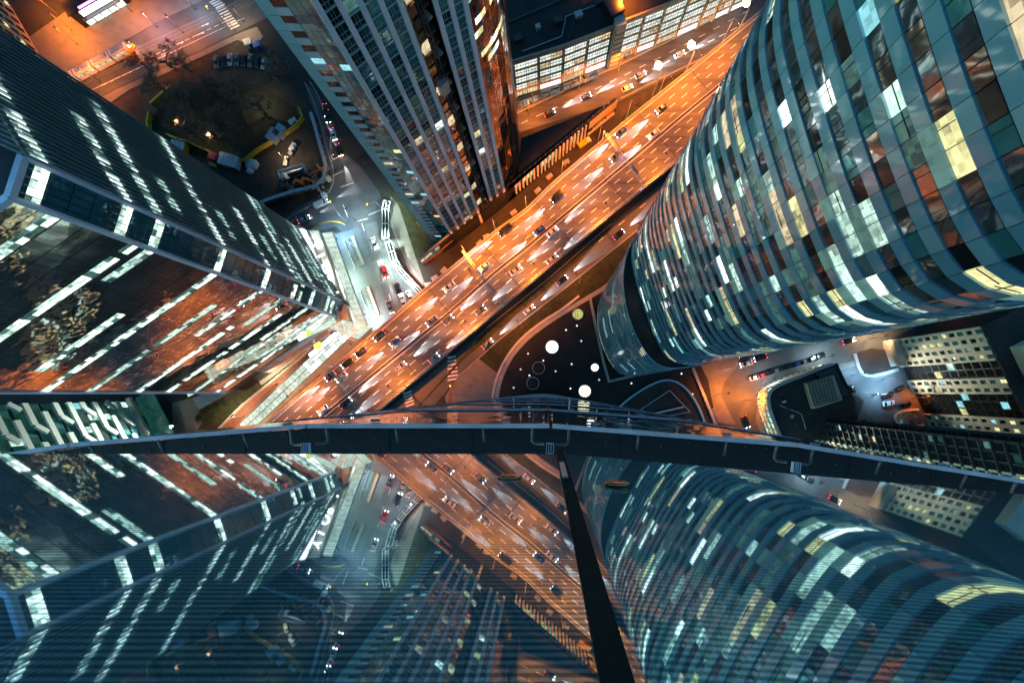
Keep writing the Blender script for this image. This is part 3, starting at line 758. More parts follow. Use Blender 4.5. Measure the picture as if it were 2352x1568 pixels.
for i in range(int(Lc / 2.4)):
    p = LA + dd * (i * 2.4 + .6); pc.add('balustrade_post', 'steel', V3(p - n * .4, ZC + .6), (.14, .14, 1.1), rz)
    pc.add('balustrade_pane', 'winglass', V3(p + dd * 1.2 - n * .4, ZC + .65), (2.2, .04, .9), rz)
for i in range(8):                                             # glazed end near the side street
    for k in range(4):
        p = LA + dd * (1 + i * 1.65)
        pc.add('window', 'lit_warm' if k == 3 and i % 4 < 3 else ('lit_dim' if k > 1 else 'winglass2'), V3(p + n * .1, 1.3 + k * 2.0), (1.55, .14, 1.85), rz)
for i in range(8):                                             # tiled end with the dark sign
    for k in range(4):
        p = LB - dd * (12.2 - i * 1.6)
        if k in (1,): continue
        pc.add('wall_tile', 'white' if k == 0 else 'beige', V3(p + n * .2, 1.2 + k * 2.1), (1.55, .3, 2.0), rz)
pc.done(300)
sg = LB - dd * 6.3 + n * .3
MB().box(V3(sg, 3.35), (12.6, .3, 2.0), rz).build('sign_board', M['core'], cb_)
for ch, q in (('R', -4.3), ('N', -3.0), ('H', -1.7), ('X', -.9), ('O', -.1), ('I', .6)):
    letters(ch, Vector(V3(sg + dd * q + n * .22, 3.2)), rz, 1.5, 'white', 'sign_letter', cb_, .04, R(60))
MB().box(V3(sg + dd * 3.4 + n * .2, 3.9), (3.4, .15, .4), rz).build('sign_stripe', M['orange'], cb_)
MB().box(V3(sg + dd * 3.3 + n * .2, 3.0), (3.0, .15, .3), rz).build('sign_stripe', M['cream'], cb_)
MB().prism([tuple(LA - n * .5), tuple(LA + dd * 14 - n * .5), tuple(LA + dd * 14 + n * .05), tuple(LA + n * .05)], ZC + .1, ZC + .35).build('roof_edge', M['cream'], cb_)
o = MB().tube([V3(LA + dd * 1 + n * .4, 5.2), V3(LA + dd * 7 + n * .9, 5.4), V3(LA + dd * 14 + n * .4, 5.2)], .35, 6).build('red_awning', M['redpave'], cb_)

# ================================================================== LIT DEPARTMENT STORE (top)
ml = empty('department_store', (0, 0, 0), label='long store with rows of lit windows and a dark flat roof', cat='building')
ZM = 18.0
def m18(u, v): return Vector(W(u, v, ZM)[:2])
MP = [m18(1090, 174), m18(1178, 144), m18(1295, 108), m18(1408, 64), m18(1433, 51), m18(1530, 14), m18(1640, -34), m18(1760, -90)]
mback = [m18(1700, -260), m18(1000, -120)]
mc = m18(1350, -60)
MB().prism([tuple(p + (mc - p).normalized() * .5) for p in MP] + [tuple(p) for p in mback], 0, ZM - .3).build('body', M['core'], ml)
MB().prism([tuple(p) for p in MP] + [tuple(p) for p in mback], ZM - .25, ZM).build('roof', M['darkroof'], ml)
MB().wall([tuple(p) for p in MP], .6, ZM - .6, ZM + .9).build('parapet', M['beige'], ml)
pc = Pieces(ml); rng = random.Random(8)
for a, b in zip(MP[:-1], MP[1:]):
    d = b - a; L = d.length; nbay = max(1, round(L / 7.2)); n = outward(a, b, mc); rz = math.atan2(d.y, d.x); e = d / L
    if L < 5: continue
    for i in range(nbay):
        w = L / nbay; c = a + e * (i + .5) * w
        pc.add('pier', 'beige', V3(a + e * i * w + n * .1, ZM / 2), (.9, .7, ZM - .3), rz)
        for k in range(5):
            z = .4 + k * 3.45
            pc.add('spandrel', 'beige', V3(c + n * .02, z + 3.05), (w - .9, .4, .75), rz)
            for q in (-.25, .25):
                cc = c + e * (w - .9) * q
                m = 'mall_lit' if rng.random() < .85 else 'lit_warm'
                if k == 0: m = 'sign_w2' if i % 3 else 'lit_warm'
                pc.add('window', m, V3(cc - n * .05, z + 1.35), ((w - .9) / 2 - .25, .14, 2.4), rz)
                if k: pc.add('window_bar', 'beige', V3(cc + n * .05, z + 1.35), ((w - .9) / 2 - .2, .1, .22), rz)
                for s_ in (-.3, 0, .3): pc.add('window_bar', 'dsteel', V3(cc + e * w * .45 * s_ + n * .04, z + 1.35), (.1, .1, 2.4), rz)
pc.done(300, {'window_bar': 250})
tp = (MP[3] + MP[4]) / 2
MB().box(V3(tp + (tp - mc).normalized() * .6, ZM / 2 + 1), (3.4, 3.4, ZM + 3), 0.35).build('stair_tower', M['cream'], ml)
for k in range(8): MB().box(V3(tp + (tp - mc).normalized() * .6, 1.5 + k * 2.2), (3.55, 3.55, .35), 0.35).build('stair_ring', M['dsteel'], ml)
MB().box(V3(tp - (tp - mc).normalized() * 4, ZM + 2), (5, 6, 4), .5).build('plant_room', M['core'], ml)
mb = MB(); mb.bar(V3(m18(1300, 105), ZM + .1), V3(m18(1360, -60), ZM + .1), .3, .5); mb.bar(V3(m18(1150, 60), ZM + .1), V3(m18(1340, -20), ZM + .1), .8, .6); mb.build('roof_upstand', M['dsteel'], ml)
# ground-floor canopy panes of the store
for i in range(9):
    t = i / 9; p = lerp(1190, 1385, t), lerp(243, 166, t)
    MB().box(W(p[0], p[1], 4.2), (3.4, 2.2, .12), .38).build('canopy_pane', M['winglass'], ml)

# ================================================================== OFFICE WITH STAGGERED WHITE RIBBONS (lower left)
rb = empty('ribbon_building', (0, 0, 0), label='green glass building with staggered white ribbons at the lower left edge', cat='building')
B0 = g2(338, 921); bd = Vector((.46, -.888)); bn = Vector((bd.y, -bd.x)); bn = -bn if bn.x < 0 else bn
LBd = 42.0; ZRB = 64.0
MB().prism([tuple(B0 - bn * .6), tuple(B0 + bd * LBd - bn * .6), tuple(B0 + bd * LBd - bn * 24), tuple(B0 - bn * 24)], 0, ZRB).build('body', M['core'], rb)
pc = Pieces(rb); rz = math.atan2(bd.y, bd.x); rng = random.Random(2)
for f in range(16):
    for i in range(20):
        pc.add('window', 'lit_g' if rng.random() < .05 else ('lit_cy' if rng.random() < .03 else ('greenglass' if rng.random() < .75 else 'tealglass')), V3(B0 + bd * (i + .5) * 2.1 - bn * .3, f * 4 + 2.2), (2.0, .15, 3.3), rz)
pc.done(300)
for f in range(16):
    t = -((f * 7.3) % 17.0)
    while t < LBd:
        t0, t1 = max(0, t), min(LBd, t + 14.5)
        if t1 - t0 > 1.2:
            z = f * 4.0 + .3; zz = z + 1.6
            pts = [B0 + bd * t0 + bn * .1, B0 + bd * max(t0, t1 - 2.6) + bn * .1, B0 + bd * t1 + bn * .1]
            mb = MB(); mb.bar(V3(pts[0], z), V3(pts[1], z), 1.5, .8, up=(bn.x, bn.y, 0)) if (pts[1] - pts[0]).length > .2 else None
            mb.bar(V3(pts[1], z), V3(pts[2], z - 2.3), 1.5, .8, up=(bn.x, bn.y, 0)); mb.build('white_ribbon', M['ribbon'], rb)
        t += 17.5
MB().box(V3(B0 + bd * 20 + bn * 4, 5), (LBd, 6.5, .5), rz).build('green_canopy', M['greenglass'], rb)
MB().box(V3(B0 + bd * 20 + bn * .9, 8), (LBd, 1.6, 1.2), rz).build('cornice', M['cream'], rb)
flat('pavement', [(395, 925), (470, 905), (470, 960), (440, 1010), (420, 1060), (440, 1100), (400, 1060)], .12, 'paving')

# ================================================================== LOWER RIGHT: CORNER BUILDING, WHITE SLAB, APARTMENT BLOCK
cbd = empty('corner_building', (0, 0, 0), label='low building with rounded lit corner and dark roof beside the orange street', cat='building')
rp = smooth_poly([(1796, 1010), (1775, 960), (1764, 922), (1768, 900), (1785, 886), (1869, 853), (1915, 836)], 2)
def w9(u, v): return Vector(W(u, v, 9)[:2])
rp = [w9(*p) for p in rp]; bk = [w9(1923, 833), w9(1966, 925), w9(1945, 968), w9(1900, 1010)]
MB().prism([tuple(p) for p in rp + bk], 0, 8.8).build('body', M['core'], cbd)
MB().prism([tuple(p) for p in rp + bk], 8.82, 9.0).build('roof', M['darkroof'], cbd)
MB().wall([tuple(p) for p in rp], .5, 8.9, 9.7).build('parapet', M['steel'], cbd)
pc = Pieces(cbd); rr = resample([(p.x, p.y, 0) for p in rp], 2.2); cc = w9(1860, 920)
for a, b in zip(rr[:-1], rr[1:]):
    a2, b2 = a.xy, b.xy; n = outward(a2, b2, cc); rz = math.atan2((b2 - a2).y, (b2 - a2).x); c = (a2 + b2) / 2
    for k in range(3):
        pc.add('window', ('lit_warm', 'lit_g', 'lit_y')[(k + int(c.x)) % 3], V3(c + n * .15, 1.6 + k * 2.9), (1.9, .15, 2.0), rz)
        pc.add('band', 'cream', V3(c + n * .25, 3.0 + k * 2.9), (2.25, .6, .7), rz)
    pc.add('post', 'cream', V3(a2 + n * .3, 4.5), (.25, .5, 8.8), rz)
pc.done()
MB().prism([tuple(w9(*p)) for p in [(1845, 880), (1905, 862), (1925, 918), (1862, 938)]], 9.02, 11.5).build('roof_room', M['beige'], cbd)
mb = MB()
for i in range(9):
    a = W(lerp(1848, 1908, i / 8), lerp(882, 866, i / 8), 11.6); b = W(lerp(1864, 1923, i / 8), lerp(934, 918, i / 8), 11.6); mb.bar(a, b, .15, .12)
for i in range(9):
    a = W(lerp(1848, 1864, i / 8), lerp(882, 934, i / 8), 11.63); b = W(lerp(1908, 1923, i / 8), lerp(866, 918, i / 8), 11.63); mb.bar(a, b, .12, .1)
mb.build('roof_grid', M['dsteel'], cbd)
MB().prism([tuple(w9(*p)) for p in [(1872, 858), (1912, 843), (1945, 905), (1920, 912)]], 9.02, 10.0).build('roof_plant', M['dsteel'], cbd)

sl = empty('white_slab_block', (0, 0, 0), label='cream slab block with square window grid at the right edge', cat='building')
q0, q1 = g2(2040, 782), g2(2150, 1010); d = q1 - q0; Ls = d.length; e = d / Ls; n = Vector((e.y, -e.x)); n = n if n.x < 0 else -n
ZS = 36.0; rz = math.atan2(d.y, d.x)
MB().prism([tuple(q0 - n * .5), tuple(q1 - n * .5), tuple(q1 - n * 22), tuple(q0 - n * 22)], 0, ZS).build('body', M['core'], sl)
MB().prism([tuple(q0), tuple(q1), tuple(q1 - n * 22), tuple(q0 - n * 22)], ZS + .02, ZS + .6).build('roof', M['darkroof'], sl)
MB().box(V3(q0 + e * 16 - n * 9, ZS + 2), (14, 9, 3.5), rz).build('roof_room', M['cream'], sl)
pc = Pieces(sl); rng = random.Random(4)
t = 0.0
colw = 2.75
for ci in range(int(Ls / colw)):
    white = ci not in (4, 5, 8, 9, 10)
    c = q0 + e * (ci + .5) * colw
    for f in range(12):
        z = f * 3.0
        if white:
            pc.add('wall_panel', 'cream', V3(c, z + .55), (colw - .02, .5, 1.1), rz)
            pc.add('pier', 'cream', V3(c - e * (colw / 2 - .35), z + 2.05), (.72, .5, 1.9), rz)
            pc.add('pier', 'cream', V3(c + e * (colw / 2 - .35), z + 2.05), (.72, .5, 1.9), rz)
            pc.add('window', rng.choices(['tealglass', 'blackglass', 'lit_y', 'lit_dim', 'lit_cy', 'greenglass'], [6, 6, .9, .8, .3, 1.5])[0], V3(c - n * .2, z + 2.05), (1.35, .12, 1.85), rz)
        else:
            pc.add('balcony', 'dsteel', V3(c - n * 1.2, z + .2), (colw, 1.6, .3), rz)
            pc.add('window', rng.choices(['blackglass', 'lit_y', 'lit_dim', 'lit_cy'], [12, .6, 1, .3])[0], V3(c - n * .4, z + 1.7), (colw - .5, .1, 2.2), rz)
pc.done(300)
MB().prism([tuple(p) for p in (g2(2025, 783), g2(2050, 780), g2(2068, 828), g2(2045, 842))], 0, 5.2).build('entrance_block', M['cream'], sl)

ap = empty('apartment_block', (0, 0, 0), label='dark apartment block with rows of lit windows below the white slab block', cat='building')
q0, q1 = g2(1862, 967), g2(1905, 1110); d = q1 - q0; La = d.length; e = d / La; n = Vector((e.y, -e.x)); n = n if n.x < 0 else -n
rz = math.atan2(d.y, d.x); ZA = 88.0
MB().prism([tuple(q0 - n * .6), tuple(q1 - n * .6), tuple(q1 - n * 30 + e * 3), tuple(q0 - n * 30 + e * 11.0)], 0, ZA).build('body', M['core'], ap)
pc = Pieces(ap); rng = random.Random(6)
for f in range(29):
    for i in range(10):
        w = La / 10; c = q0 + e * (i + .5) * w; z = f * 3
        pc.add('slab_edge', 'cream' if i > 2 else 'dsteel', V3(c + n * .3, z + .15), (w, 1.0, .35), rz)
        pc.add('window', rng.choices(['blackglass', 'lit_y', 'lit_g', 'lit_dim', 'lit_warm', 'greenglass'], [7, 2.6, 1.4, 2.0, 1.0, 1.0] if i > 2 else [14, .3, .2, .6, .2, 1])[0], V3(c - n * .2, z + 1.7), (w - .7, .12, 2.3), rz)
        pc.add('wall_pier', 'cream' if i > 2 else 'dsteel', V3(c - e * (w / 2), z + 1.7), (.6, .5, 2.7), rz)
qa, qb = q0 - n * .3, q0 - n * 30 + e * 11.0; dn = qb - qa; en = dn / dn.length; nn_ = Vector((-en.y, en.x)); nn_ = nn_ if nn_.y > 0 else -nn_; rzn = math.atan2(dn.y, dn.x); wn_ = dn.length / 10
for f in range(29):
    for i in range(10):
        c = qa + en * (i + .5) * wn_; z = f * 3
        pc.add('slab_edge', 'dsteel' if i % 3 else 'mull', V3(c + nn_ * .5, z + .15), (wn_, 1.2, .35), rzn)
        pc.add('window', rng.choices(['blackglass', 'lit_y', 'lit_dim', 'greenglass', 'lit_warm'], [15, .5, 1.2, 1.5, .4])[0], V3(c + nn_ * .05, z + 1.7), (wn_ - .8, .12, 2.3), rzn)
        pc.add('wall_pier', 'mull', V3(c - en * (wn_ / 2) + nn_ * .1, z + 1.7), (.6, .5, 2.7), rzn)
pc.done(300)
MB().prism([tuple(q0), tuple(q1), tuple(q1 - n * 30 + e * 3), tuple(q0 - n * 30 + e * 11.0)], ZA + .02, ZA + .5).build('roof', M['darkroof'], ap)

# ================================================================== FOREGROUND TOWER under the camera
fg = empty('foreground_facade', (0, 0, 0), label='glass facade with grey rails and dark ledge directly below the camera', cat='building')
KX = [(-12.1, -2.15), (-9.8, -1.45), (-7.4, -0.90), (-4.95, -0.52), (-2.48, -0.322), (0.06, -0.322), (2.62, -0.52), (5.12, -0.92), (7.5, -1.52), (9.9, -2.3), (12.1, -3.2)]
STEP = 4.6; H0 = 4.72
def outw(a, b):
    d = Vector(b) - Vector(a); n = Vector((-d.y, d.x)).normalized(); return n
inner = [(x * 1.0, y - 0.42) for x, y in KX]
MB().prism(inner + [(12.1, -14), (-12.1, -14)], 0, H - H0 - 0.35).build('core', M['core'], fg)
M['skin'] = glass('outer_skin_glass', (0.42, 0.45, 0.47), metal=0.9, rough=0.04, wave=0.012, wscale=1.2, var=0.25, vscale=1.5)
far = MB(); farr = MB()
for s_ in range(34):
    zt = H - H0 - s_ * STEP
    if zt < 4: break
    for a, b in zip(KX[:-1], KX[1:]):
        n = outw(a, b); d = Vector(b) - Vector(a); rz = math.atan2(d.y, d.x); c = (Vector(a) + Vector(b)) / 2
        if s_ < 6:
            MB().box(V3(c - n * .03, zt - .12 - 1.75), (d.length - .05, .025, 3.5), rz).build('glass_panel', M['skin'], fg)
            MB().box(V3(c - n * .022, zt - .05), (d.length - .035, .042, .10), rz).build('top_rail', M['rail'], fg)
            MB().box(V3(c - n * .03, zt - 3.66), (d.length - .035, .05, .05), rz).build('bottom_rail', M['dsteel'], fg)
            for q in (-.33, .33):
                MB().box(V3(c + d * q * .9 + n * .004, zt - .55), (.10, .03, .035), rz).build('glass_clip', M['steel'], fg)
        else:
            far.box(V3(c - n * .03, zt - 1.87), (d.length - .05, .025, 3.5), rz); farr.box(V3(c - n * .022, zt - .05), (d.length - .035, .05, .10), rz)
far.build('glass_panels_below', M['skin'], fg)['kind'] = 'stuff'; farr.build('rails_below', M['rail'], fg)['kind'] = 'stuff'
# dark ledge behind the rail, and the back wall
lb = MB().prism([(x, y - 0.06) for x, y in KX] + [(12.1, -6), (-12.1, -6)], H - H0 - .34, H - H0 - .28).build('ledge', M['ledge'], fg)
# upper panes
def pane_mat(name, shade):
    m, nt, b = nodes(name)
    geo = nt.nodes.new('ShaderNodeNewGeometry'); sep = nt.nodes.new('ShaderNodeSeparateXYZ'); nt.links.new(geo.outputs['Position'], sep.inputs[0])
    w = math_node(nt, 'SINE', math_node(nt, 'MULTIPLY', sep.outputs[2], 2 * math.pi / 0.0235))
    w = math_node(nt, 'ADD', math_node(nt, 'MULTIPLY', w, 0.5), 0.5)
    nz = noise(nt, 0.9, 3)
    c1 = ramp(nt, w, [(0.25, sc3((0.15, 0.31, 0.38), shade)), (0.75, sc3((0.46, 0.74, 0.82), shade))])
    mx = nt.nodes.new('ShaderNodeMix'); mx.data_type = 'RGBA'; mx.blend_type = 'MULTIPLY'; mx.inputs[0].default_value = 0.45
    nt.links.new(c1, mx.inputs[6]); nt.links.new(ramp(nt, nz, [(0.3, (.7, .8, .9)), (0.7, (1, 1, 1))]), mx.inputs[7])
    nt.links.new(mx.outputs[2], b.inputs['Base Color'])
    b.inputs['Metallic'].default_value = 0.76; b.inputs['Roughness'].default_value = 0.02
    bp = nt.nodes.new('ShaderNodeBump'); bp.inputs['Strength'].default_value = 1; bp.inputs['Distance'].default_value = 0.00012
    nt.links.new(noise(nt, 2.2, 1), bp.inputs['Height']); nt.links.new(bp.outputs[0], b.inputs['Normal'])
    return m
PM = pane_mat('striped_pane_glass', 1.0)
Y0 = -0.47; HB = 3.51
MB().box((-2.95, Y0 - .012, H - HB + 3.5), (6.1, .024, 7.0)).build('upper_pane', PM, fg)
ra = R(-5.0); rdir = Vector((math.cos(ra), math.sin(ra)))
rc = Vector((.142, Y0)) + rdir * 3.2
MB().box((rc.x, rc.y - .012, H - HB + 3.5), (6.4, .024, 7.0), ra).build('upper_pane', PM, fg)
# mullion between the panes
mb = MB(); mb.box((.116, Y0 - .012, H - HB + 3.45), (.050, .06, 7.1)); mb.build('mullion', M['mull'], fg)
MB().box((.158, Y0 - .03, H - HB + 3.4), (.02, .05, 7.0), ra).build('gasket', M['black'], fg)
MB().box((.105, Y0 + .032, H - HB + .9), (.03, .012, .5)).build('joint_sleeve', M['steel'], fg)
# back wall below the panes
MB().box((-2.95, Y0 - .14, H - HB - .25), (6.2, .04, .7)).build('back_wall', M['ledge'], fg)
MB().box((rc.x, rc.y - .14, H - HB - .25), (6.5, .04, .7), ra).build('back_wall', M['ledge'], fg)
# U brackets, struts, extrusion ends
zt = H - H0
for k in range(2, 9):
    jx, jy = KX[k]
    d = (Vector(KX[min(k + 1, 10)]) - Vector(KX[k - 1])).normalized(); nn = Vector((-d.y, d.x))
    for sg in (-1, 1):
        p = Vector((jx, jy)) + d * sg * .19
        MB().tube([V3(p - nn * .03, zt - .03), V3(p - nn * .13, zt - .06), V3(p - nn * .19, zt - .06), V3(p - nn * .215 - d * sg * .03, zt - .06), V3(p - nn * .215 - d * sg * .13, zt - .06)], .017, 8).build('bracket', M['tubing'], fg, True)
    c = Vector((jx, jy)) - nn * .25
    MB().box(V3(c - nn * .0, zt - .02), (.085, .012, .02), math.atan2(d.y, d.x))
    for q in (-.037, -.012, .012, .037):
        MB().box(V3(c + d * q, zt + .02), (.004, .11, .05), math.atan2(d.y, d.x)).build('extrusion_rib', M['fin'], fg)
    for q in (-.052, .052):
        MB().box(V3(c + nn * q, zt + .02), (.078, .004, .05), math.atan2(d.y, d.x)).build('extrusion_rib', M['fin'], fg)
    e = (Vector(KX[min(k + 1, 10)]) - Vector((jx, jy)))
    for q in (.36, .72):
        p = Vector((jx, jy)) + e * q
        MB().tube([V3(p - nn * .03, zt - .04), V3(p - nn * .20, zt - .10)], .014, 8).build('strut', M['tubing'], fg, True)
for k in range(2, 9):
    a_, b_ = Vector(KX[k]), Vector(KX[k + 1]); d = b_ - a_; nn = Vector((-d.y, d.x)).normalized(); rz = math.atan2(d.y, d.x)
    for q in (.12, .24, .48, .60, .84, .93):
        p = a_ + d * q - nn * (.10 if int(q * 100) % 8 else .17); MB().disc((0, 0), .011, 0, .012, 8).build('bolt', M['tubing'], fg).location = V3(p, zt - .285)
    for q in (.3, .66):
        p = a_ + d * q - nn * .22; MB().box(V3(p, zt - .277), (.008, .30, .006), rz).build('ledge_seam', M['black'], fg)
# oval bronze fittings on the panes
def ellipsoid(c, r, n=12, m=8):
    mb = MB(); vs = []; fs = []
    for i in range(m + 1):
        th = math.pi * i / m
        for j in range(n):
            ph = 2 * math.pi * j / n
            vs.append((c[0] + r[0] * math.sin(th) * math.cos(ph), c[1] + r[1] * math.sin(th) * math.sin(ph), c[2] + r[2] * math.cos(th)))
    for i in range(m):
        for j in range(n): fs.append((i * n + j, (i + 1) * n + j, (i + 1) * n + (j + 1) % n, i * n + (j + 1) % n))
    mb.add(vs, fs); return mb
M['bronze'] = surf('bronze', (0.45, 0.22, 0.12), 0.25, 0.9, var=.3, scale=8)
for u, v in ((1170, 1097), (1417, 1107)):
    hh = -Y0 * F / (v - V0); p = Vector(((u - U0) * hh / F, Y0 + .006, H - hh))
    if u > 1283: p.y -= .012
    ellipsoid(p, (.07, .014, .06)).build('glass_fitting', M['bronze'], fg, True)

# ================================================================== STREET LAMPS
ORD = ['first', 'second', 'third', 'fourth', 'fifth', 'sixth', 'seventh', 'eighth', 'ninth', 'tenth', 'eleventh', 'twelfth', 'thirteenth', 'fourteenth', 'fifteenth', 'sixteenth', 'seventeenth', 'eighteenth', 'nineteenth', 'twentieth']
SOD = (1.0, 0.225, 0.014); LED = (0.68, 0.93, 1.0); GRN = (0.70, 1.0, 0.84); WARM = (1.0, 0.62, 0.30); BLU = (0.35, 0.68, 1.0)
def street_lamp(u, v, zb, h, arm, col, power, label, group, name='street_lamp', head='sodium', big=1.0, rad=.35, spread=152):
    b = W(u, v, zb); t = empty(name, b, 0, label, 'lamp', group)
    MB().tube([(0, 0, 0), (0, 0, h * .6), (0, 0, h)], .13 * big, 6, .07 * big).build('pole', M['steel'], t)
    MB().disc((0, 0), .28 * big, 0, .35, 10).build('base', M['dsteel'], t)
    tip = Vector((arm[0], arm[1], h + .3))
    MB().tube([(0, 0, h - .1), (arm[0] * .5, arm[1] * .5, h + .25), tip], .06 * big, 6).build('arm', M['steel'], t)
    a = math.atan2(arm[1], arm[0])
    hd = MB().box(tip + Vector((0, 0, .06)), (1.0 * big, .42 * big, .14), a).build('lamp_head', M['dsteel'] if big < 1.5 else M[head], t)
    MB().box(tip - Vector((0, 0, .045)), (.8 * big, .34 * big, .06), a).build('lens', M[head], hd)
    if power:
        ld = bpy.data.lights.new('lamp_light', 'SPOT'); ld.energy = power; ld.color = col; ld.shadow_soft_size = rad; ld.spot_size = R(spread); ld.spot_blend = .55
        lo = bpy.data.objects.new('lamp_light', ld); COL.objects.link(lo); lo.parent = t; lo.location = tip - Vector((0, 0, .35))
    return t
nd = Vector((0.63, -0.77))            # across the viaduct, towards the lower right
UPL = [(-420, 1913), (-120, 1640), (150, 1395), (380, 1185), (560, 1020), (691, 898), (826, 786), (950, 686), (1073, 568 + 18), (1140, 530), (1211, 478), (1292, 402), (1375, 331), (1440, 276), (1516, 215), (1579, 165), (1660, 99)]
for i, (u, v) in enumerate(UPL):
    street_lamp(u - 2, v - 2, ZV, 10.5, nd * 2.6, SOD, 22000, '%s sodium lamp from the lower left on the upper edge of the viaduct' % ORD[i], 'sodium lamps along the viaduct', spread=130)
LOL = [(-180, 1872), (100, 1625), (400, 1352), (700, 1083), (924, 898), (1089, 760), (1235, 636), (1390, 506), (1520, 400), (1640, 299), (1760, 197)]
for i, (u, v) in enumerate(LOL):
    street_lamp(u + 2, v + 2, ZV, 10.5, -nd * 2.6, SOD, 22000, '%s sodium lamp from the lower left on the lower edge of the viaduct' % ORD[i], 'sodium lamps along the viaduct', spread=130)
for i, (u, v, pw) in enumerate(((1512, 150, 75000), (1588, 103, 75000), (1714, 6, 75000))):
    s = H / (H - 15); uu, vv = U0 + (u - U0) / s, V0 + (v - V0) / s
    t = street_lamp(uu + 6, vv + 14, 0, 15, ((U0 - U0 + (u - U0) / s - (uu + 6) + U0 - U0) * 0 + -0.9, 2.2), SOD, pw, '%s glaring lamp mast above the store street' % ('lower', 'middle', 'topmost')[i], 'glaring lamps over the store street', 'lamp_mast', 'sodium', 2.4)
    MB().disc((-.9, 2.2), 1.25, 14.6, 15.1, 20).build('glare_disc', M['sodium'], t)  # oversized emissive disc standing in for the lamp's glare
for i, (u, v) in enumerate(((1215, 262), (1330, 208), (1420, 165))):
    street_lamp(u, v, 0, 9, (1.0, -1.8), SOD, 11000, '%s kerb lamp from the left in front of the store' % ORD[i], 'kerb lamps in front of the store')
for i, (u, v) in enumerate(((1468, 500 + 40), (1330, 650), (1200, 752))):
    street_lamp(u, v, 0, 8, (-1.6, 1.2), SOD, 3000, '%s low lamp from the top beside the slip road' % ORD[i], 'low lamps beside the slip road')
# avenue
for i, (u, v, c, pw) in enumerate(((178, 92 + 10, SOD, 9000), (165, 70, SOD, 7000), (303, 27, SOD, 9000), (136, 35, SOD, 7000), (100, 5, SOD, 6000), (163, 4, SOD, 6000), (230, 190, SOD, 9000), (335, 130, SOD, 9000), (420, 75, SOD, 8000))):
    street_lamp(u, v, 0, 9, (1.4, -1.2), c, pw, '%s orange lamp listed along the tram avenue' % ORD[i] if False else '%s orange lamp by the tram avenue, reading left to right' % ORD[sorted(range(9), key=lambda k: (178, 165, 303, 136, 100, 163, 230, 335, 420)[k]).index(i)], 'orange lamps by the tram avenue')
for i, (u, v, c, pw) in enumerate(((360, 62, (1.0, .6, .9), 3000), (450, 22, (.6, .75, 1.0), 3000), (540, 70, WARM, 2500), (560, 50, WARM, 1500))):
    street_lamp(u, v, 0, 7, (.8, -.8), c, pw, ('pale lamp in front of the pink shop sign', 'bluish lamp at the top end of the avenue pavement', 'warm lamp beside the zebra crossing', 'small warm lamp between the crossing and the finned tower')[i], 'pavement lamps', head='ledlamp')
# side street and junction: white lamps
WL = [(799, 640, 6, GRN, 5200, 'white lamp between the two planters'), (806, 668, 6, GRN, 5200, 'white lamp at the head of the lower planter'), (848, 733, 6, LED, 12000, 'bright white lamp at the foot of the lower planter'),
      (778, 548, 6, BLU, 9000, 'bluish lamp by the upper planter and the sign'), (815, 505, 9, LED, 9000, 'white junction lamp on the arched signal gantry'), (890, 560, 6, GRN, 9000, 'white lamp beside the covered walkway'),
      (905, 615, 6, GRN, 11000, 'white lamp between the covered walkway and the gravel'), (940, 655, 6, LED, 9000, 'white lamp where the side street meets the viaduct'), (900, 485, 7, GRN, 6000, 'white lamp at the upper end of the covered walkway'),
      (770, 640, 10, GRN, 7000, 'white lamp over the canopy of the glass tower'), (795, 712, 10, GRN, 6000, 'white lamp over the corner pavilion'), (740, 575, 11, LED, 5000, 'white lamp beside the podium letters'),
      (783, 385, 8, WARM, 1500, 'dim lamp by the finned tower street'), (965, 522, 5, WARM, 1200, 'lawn lamp at the corner of the finned tower'), (1012, 540, 5, WARM, 1200, 'lawn lamp beside the pavilion roof'),
      (735, 790, 6, LED, 7000, 'white lamp over the lower canopy'), (640, 880, 7, (1.0, .85, .5), 6000, 'cream lamp over the pavement left of the viaduct'), (560, 955, 7, (1.0, .85, .5), 6000, 'cream lamp near the lower left corner of the viaduct')]
for u, v, h, c, pw, lb in WL:
    street_lamp(u, v, 0, h, (.7, .5), c, pw * .8, lb, 'white street lamps', head='ledlamp')
# lower right
RL = [(1650, 905, 8, SOD, 9000, 'orange lamp on the pavement by the black plaza'), (1715, 918, 8, SOD, 12000, 'bright orange lamp in front of the rounded corner'), (1820, 865, 7, (1, .55, .25), 5000, 'orange lamp over the row of parked cars'), (1752, 873, 7, LED, 2500, 'white lamp above the white parked car'),
      (1880, 822, 7, LED, 5000, 'white lamp on the bend of the orange street'), (1998, 778, 7, (1, .6, .3), 8000, 'orange lamp by the curved tower foot'), (1960, 860, 5, BLU, 4200, 'blue lamp at the head of the courtyard'), (2010, 905, 5, BLU, 4200, 'blue lamp in the middle of the courtyard'), (2030, 870, 5, BLU, 4200, 'blue lamp by the entrance block'),
      (2100, 912, 6, SOD, 5000, 'orange lamp against the white slab block'), (2180, 740, 9, SOD, 12000, 'orange lamp where the street leaves the frame')]
for u, v, h, c, pw, lb in RL:
    street_lamp(u, v, 0, h, (.6, .4), c, pw, lb, 'lamps in the lower right streets', head='sodium' if c == SOD else 'ledlamp')
for i, (u, v) in enumerate(((500, 330), (660, 370), (430, 300), (600, 250))):
    street_lamp(u, v, 0, 6, (.5, .3), (1.0, .75, .5), 1800, ('dim lamp by the white tent on the works', 'dim lamp beside the pump truck', 'dim lamp at the left of the garden', 'dim lamp in the bare trees')[i], 'dim works lamps', head='amber')

